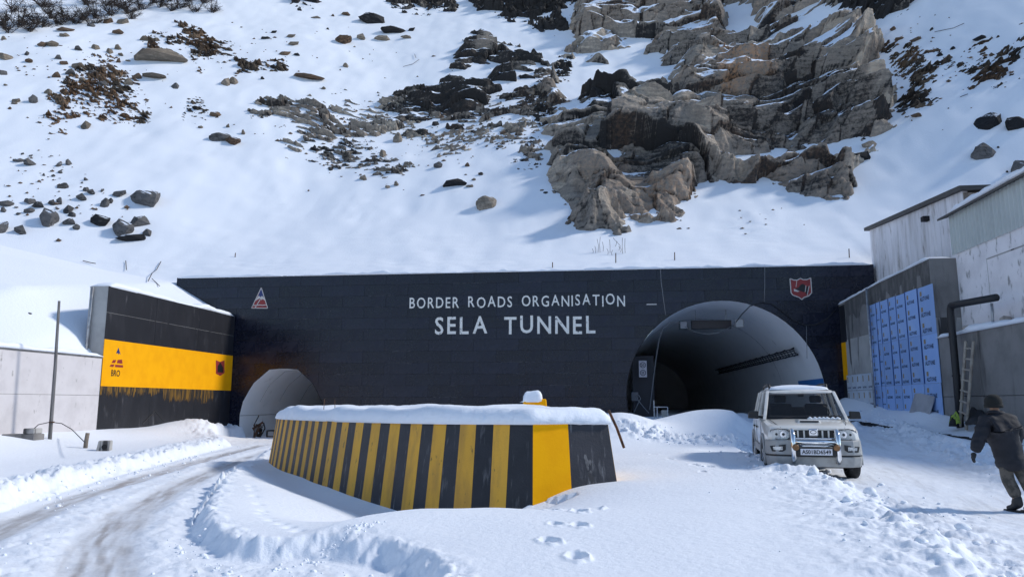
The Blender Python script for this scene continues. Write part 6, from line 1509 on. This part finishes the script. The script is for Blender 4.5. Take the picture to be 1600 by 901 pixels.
# sides
for s in (-1, 1):
    cbox('side_cladding', *(sorted((s * .895, s * .925))), -.85, .92, .46, .62, BUMP, bevel=.01)
    for y in (-.92, .33, 1.15): MB().box(s * .909 - .004, s * .909 + .004, y, y + .012, .50, 1.12).build('shut_line', BLKPL, body)
    for y in (.12, .98): MB().box(s * .915 - .018, s * .915 + .018, y, y + .17, .96, 1.0).build('door_handle', BLKPL, car, bevel=.006)
    mi = thing('mirror_dummy', None, None) if False else None
    mr_ = MB().prism([(s * .93, -.80, 1.17), (s * 1.15, -.78, 1.18), (s * 1.15, -.66, 1.18), (s * .93, -.64, 1.17)], [(s * .93, -.80, 1.34), (s * 1.13, -.78, 1.33), (s * 1.13, -.66, 1.33), (s * .93, -.64, 1.34)]).build('wing_mirror', BLKPL, car, bevel=.02, seg=2)
    MB().tube([(s * .82, -.72, 1.20), (s * .96, -.72, 1.22)], .03, 6).build('arm', BLKPL, mr_)
    for wy in (-1.30, 1.38):
        arch = [(s * .80, wy + .47 * math.cos(a), .37 + .47 * math.sin(a)) for a in np.linspace(-.25, math.pi + .25, 18)]
        MB().prism([(s * .60, y, z) for _, y, z in arch], [(s * .912, y, z) for _, y, z in arch]).build('wheel_arch', BLKPL, car)
        MB().tube([(s * .91, wy + .49 * math.cos(a), .37 + .49 * math.sin(a)) for a in np.linspace(-.15, math.pi + .15, 16)], .030, 6).build('arch_flare', BUMP, car, smooth=True)
        wh = bpy.data.objects.new('wheel', None); COL.objects.link(wh); wh.parent = car; wh.location = (s * .80, wy, .36)
        prof = [(-.12, .22), (-.125, .31), (-.10, .352), (-.04, .366), (.04, .366), (.10, .352), (.125, .31), (.12, .22)]
        rings = [[(o_x, r_ * math.cos(t), r_ * math.sin(t)) for o_x, r_ in prof] for t in np.linspace(0, 2 * math.pi, 33)]
        mb = MB(); mb.loft(rings, False, False, False); mb.build('tyre', TYRE, wh, smooth=True)
        rim = MB().disc((s * .02, 0, 0), (s, 0, 0), .225, .07, 24).build('rim', RIMM, wh)
        for q in range(5):
            t = q * 2 * math.pi / 5; MB().prism([(s * .10, .05 * math.cos(t) - .03 * math.sin(t), .05 * math.sin(t) + .03 * math.cos(t)), (s * .10, .05 * math.cos(t) + .03 * math.sin(t), .05 * math.sin(t) - .03 * math.cos(t)), (s * .10, .21 * math.cos(t) + .04 * math.sin(t), .21 * math.sin(t) - .04 * math.cos(t)), (s * .10, .21 * math.cos(t) - .04 * math.sin(t), .21 * math.sin(t) + .04 * math.cos(t))],
                [(s * .118, .05 * math.cos(t) - .03 * math.sin(t), .05 * math.sin(t) + .03 * math.cos(t)), (s * .118, .05 * math.cos(t) + .03 * math.sin(t), .05 * math.sin(t) - .03 * math.cos(t)), (s * .118, .21 * math.cos(t) + .04 * math.sin(t), .21 * math.sin(t) - .04 * math.cos(t)), (s * .118, .21 * math.cos(t) - .04 * math.sin(t), .21 * math.sin(t) + .04 * math.cos(t))]).build('spoke', CHROME, wh)
cbox('underbody', -.72, .72, -2.0, 2.1, .24, .46, BLKPL)

# ================================================================== PERSON
fp = gnd(1592, 800)
per = thing('person', 'person in dark knee length jacket and knit cap walking away at the right edge', 'person', tuple(fp), YAW)
SKIN = M('skin', (.30, .17, .11), .6); COAT = M('dark_jacket', (.006, .0075, .013), .8, c2=(.010, .0115, .018), scale=6, bump=.012, bscale=9); CAP = M('knit_cap', (.010, .011, .010), .95, bump=.006, bscale=60)
TROUS = M('khaki_trousers', (.105, .092, .078), .9, c2=(.050, .046, .040), scale=9, lo=.45, hi=.6, bump=.006, bscale=14); BOOT = M('black_boot', (.010, .010, .011), .5); GLOVE = M('dark_glove', (.016, .016, .018), .8)
V = [(-.06, .03, .92), (-.10, .02, 1.10), (-.16, .01, 1.30), (-.18, .02, 1.45), (-.185, .04, 1.52), (-.19, .05, 1.62), (-.19, .05, 1.69),
     (-.34, .01, 1.36), (-.47, -.01, 1.11), (-.585, -.02, .90), (.02, .02, 1.36), (.14, .09, 1.11), (.16, .22, .90),
     (-.14, .03, .86), (-.07, .05, .48), (.01, .02, .12), (-.02, .12, .05), (.04, .03, .86), (.13, -.02, .50), (.20, -.08, .12), (.21, .02, .05), (-.19, .145, 1.60)]
Ed = [(0, 1), (1, 2), (2, 3), (3, 4), (4, 5), (5, 6), (2, 7), (7, 8), (8, 9), (2, 10), (10, 11), (11, 12), (0, 13), (13, 14), (14, 15), (15, 16), (0, 17), (17, 18), (18, 19), (19, 20), (5, 21)]
Rd = [(.15, .11), (.14, .10), (.15, .11), .06, .065, (.088, .10), .07, .055, .045, .033, .055, .045, .033, .085, .06, .045, .035, .085, .06, .045, .035, .02]
bd = link('body', skin_mesh('body', V, Ed, Rd), SKIN, per)
V = [(-.03, .02, .58), (-.05, .02, .80), (-.10, .02, 1.02), (-.15, .015, 1.22), (-.175, .02, 1.385), (-.185, .03, 1.47), (-.36, .01, 1.355), (-.42, .0, 1.23), (-.485, -.01, 1.10), (-.54, -.015, 1.0), (-.592, -.02, .885), (.03, .02, 1.355), (.10, .05, 1.22), (.155, .09, 1.10), (.165, .22, .90)]
Ed = [(0, 1), (1, 2), (2, 3), (3, 4), (4, 5), (4, 6), (6, 7), (7, 8), (8, 9), (9, 10), (4, 11), (11, 12), (12, 13), (13, 14)]
Rd = [(.29, .22), (.27, .20), (.25, .19), (.25, .185), (.18, .14), (.095, .095), .115, .105, .098, .088, .072, .115, .105, .098, .072]
jm = skin_mesh('jacket', V, Ed, Rd, root=2, sub=3)
a = np.empty(len(jm.vertices) * 3, np.float32); jm.vertices.foreach_get('co', a); a = a.reshape(-1, 3).astype(float)
fold = .024 * fbm(a[:, 0] * 9 + a[:, 1] * 5, a[:, 2] * 5, 501, 3) + .016 * fbm(a[:, 0] * 4 + 3, a[:, 2] * 16, 503, 3)
nn = np.empty(len(jm.vertices) * 3, np.float32); jm.vertices.foreach_get('normal', nn); nn = nn.reshape(-1, 3)
a += nn * fold[:, None]; a[:, 2] = np.maximum(a[:, 2], .555 + .01 * np.sin(a[:, 0] * 20)); jm.vertices.foreach_set('co', a.astype(np.float32).ravel()); jm.update()
jk_ = link('jacket', jm, COAT, per)
MB().tube([(-.185 + .10 * math.cos(t), .03 + .095 * math.sin(t), 1.475 + .012 * math.sin(2 * t)) for t in np.linspace(0, 6.283, 21)], .030, 8).build('collar', COAT, jk_, smooth=True)
V = [(-.05, .03, .76), (-.11, .03, .70), (-.09, .045, .48), (-.02, .03, .30), (.01, .02, .20), (.05, .02, .72), (.13, -.02, .48), (.19, -.07, .22)]
tm = skin_mesh('trousers', V, [(0, 1), (1, 2), (2, 3), (3, 4), (0, 5), (5, 6), (6, 7)], [(.10, .09), .10, .096, .092, .080, .10, .095, .08], sub=3)
a = np.empty(len(tm.vertices) * 3, np.float32); tm.vertices.foreach_get('co', a); a = a.reshape(-1, 3); a += .010 * fbm(a[:, 0] * 10., a[:, 2] * 14., 507, 3)[:, None] * np.array([1, 1, 0]); tm.vertices.foreach_set('co', a.astype(np.float32).ravel()); tm.update()
link('trousers', tm, TROUS, per)
for p_, sd2 in (((.01, .02), 1), ((.20, -.08), 2)):
    bm_ = skin_mesh('boot', [(p_[0], p_[1], .26), (p_[0], p_[1], .12), (p_[0] + .01, p_[1] - .03, .055), (p_[0] - .04, p_[1] + .08, .05), (p_[0] - .075, p_[1] + .16, .042)], [(0, 1), (1, 2), (1, 3), (3, 4)], [.068, .062, .05, .05, .040])
    bt = link('boot', bm_, BOOT, per)
    sole = [(p_[0] + .06, p_[1] - .06), (p_[0] + .03, p_[1] + .10), (p_[0] - .03, p_[1] + .20), (p_[0] - .10, p_[1] + .20), (p_[0] - .11, p_[1] + .10), (p_[0] - .04, p_[1] - .07)]
    MB().prism([(x, y, -.005) for x, y in sole], [(x, y, .025) for x, y in sole]).build('sole', BOOT, bt, bevel=.008)
def glove(w_, d, side):
    w_ = Vector(w_); d = Vector(d).normalized(); ac = d.cross(Vector((0, 1, 0))).normalized(); up = Vector((0, 1, 0))
    vs = [w_, w_ + d * .05, w_ + d * .085]; es = [(0, 1), (1, 2)]; rd = [.036, (.042, .03), (.042, .026)]
    for k, (o, l) in enumerate(((-.030, .062), (-.010, .074), (.011, .070), (.030, .055))):
        b0 = len(vs); f0 = w_ + d * .09 + up * o; vs += [f0, f0 + d * l * .5 + ac * .010 * side, f0 + d * l * .9 + ac * .030 * side]; es += [(2, b0), (b0, b0 + 1), (b0 + 1, b0 + 2)]; rd += [.0115, .0105, .009]
    b0 = len(vs); t0 = w_ + d * .045 + up * .038; vs += [t0, t0 + d * .035 + up * .020 + ac * .01 * side, t0 + d * .06 + up * .018 + ac * .02 * side]; es += [(1, b0), (b0, b0 + 1), (b0 + 1, b0 + 2)]; rd += [.014, .012, .010]
    link('glove', skin_mesh('glove', [tuple(v) for v in vs], es, rd), GLOVE, per)
glove((-.592, -.02, .885), (-.35, -.02, -1), 1); glove((.165, .22, .90), (.05, .3, -1), -1)
rings = []
for z, rx, ry in ((1.565, .112, .122), (1.60, .118, .130), (1.645, .118, .130), (1.69, .110, .120), (1.725, .085, .094), (1.748, .048, .054), (1.757, .012, .014)):
    rings.append([(-.19 + (rx + .003 * math.cos(9 * t)) * math.cos(t), .05 + ry * math.sin(t), z) for t in np.linspace(0, 2 * math.pi, 25)[:-1]])
mb = MB(); mb.loft(rings); cp = mb.build('cap', CAP, per, smooth=True)
rings = [[(-.19 + (rx) * math.cos(t), .05 + (rx + .01) * math.sin(t), z) for t in np.linspace(0, 2 * math.pi, 25)[:-1]] for z, rx in ((1.548, .112), (1.552, .124), (1.575, .129), (1.598, .126), (1.602, .115))]
mb = MB(); mb.loft(rings, True, False, False); mb.build('brim', CAP, cp, smooth=True)
for s in (-1, 1):
    ea = MB(); ea.loft([[(-.19 + s * (.098 + .012 * k), .045 + .028 * math.cos(t) * (1 - .2 * k), 1.575 + .034 * math.sin(t) * (1 - .2 * k)) for t in np.linspace(0, 6.283, 11)[:-1]] for k in (0, 1, 1.4)]); ea.build('ear', SKIN, per, smooth=True)
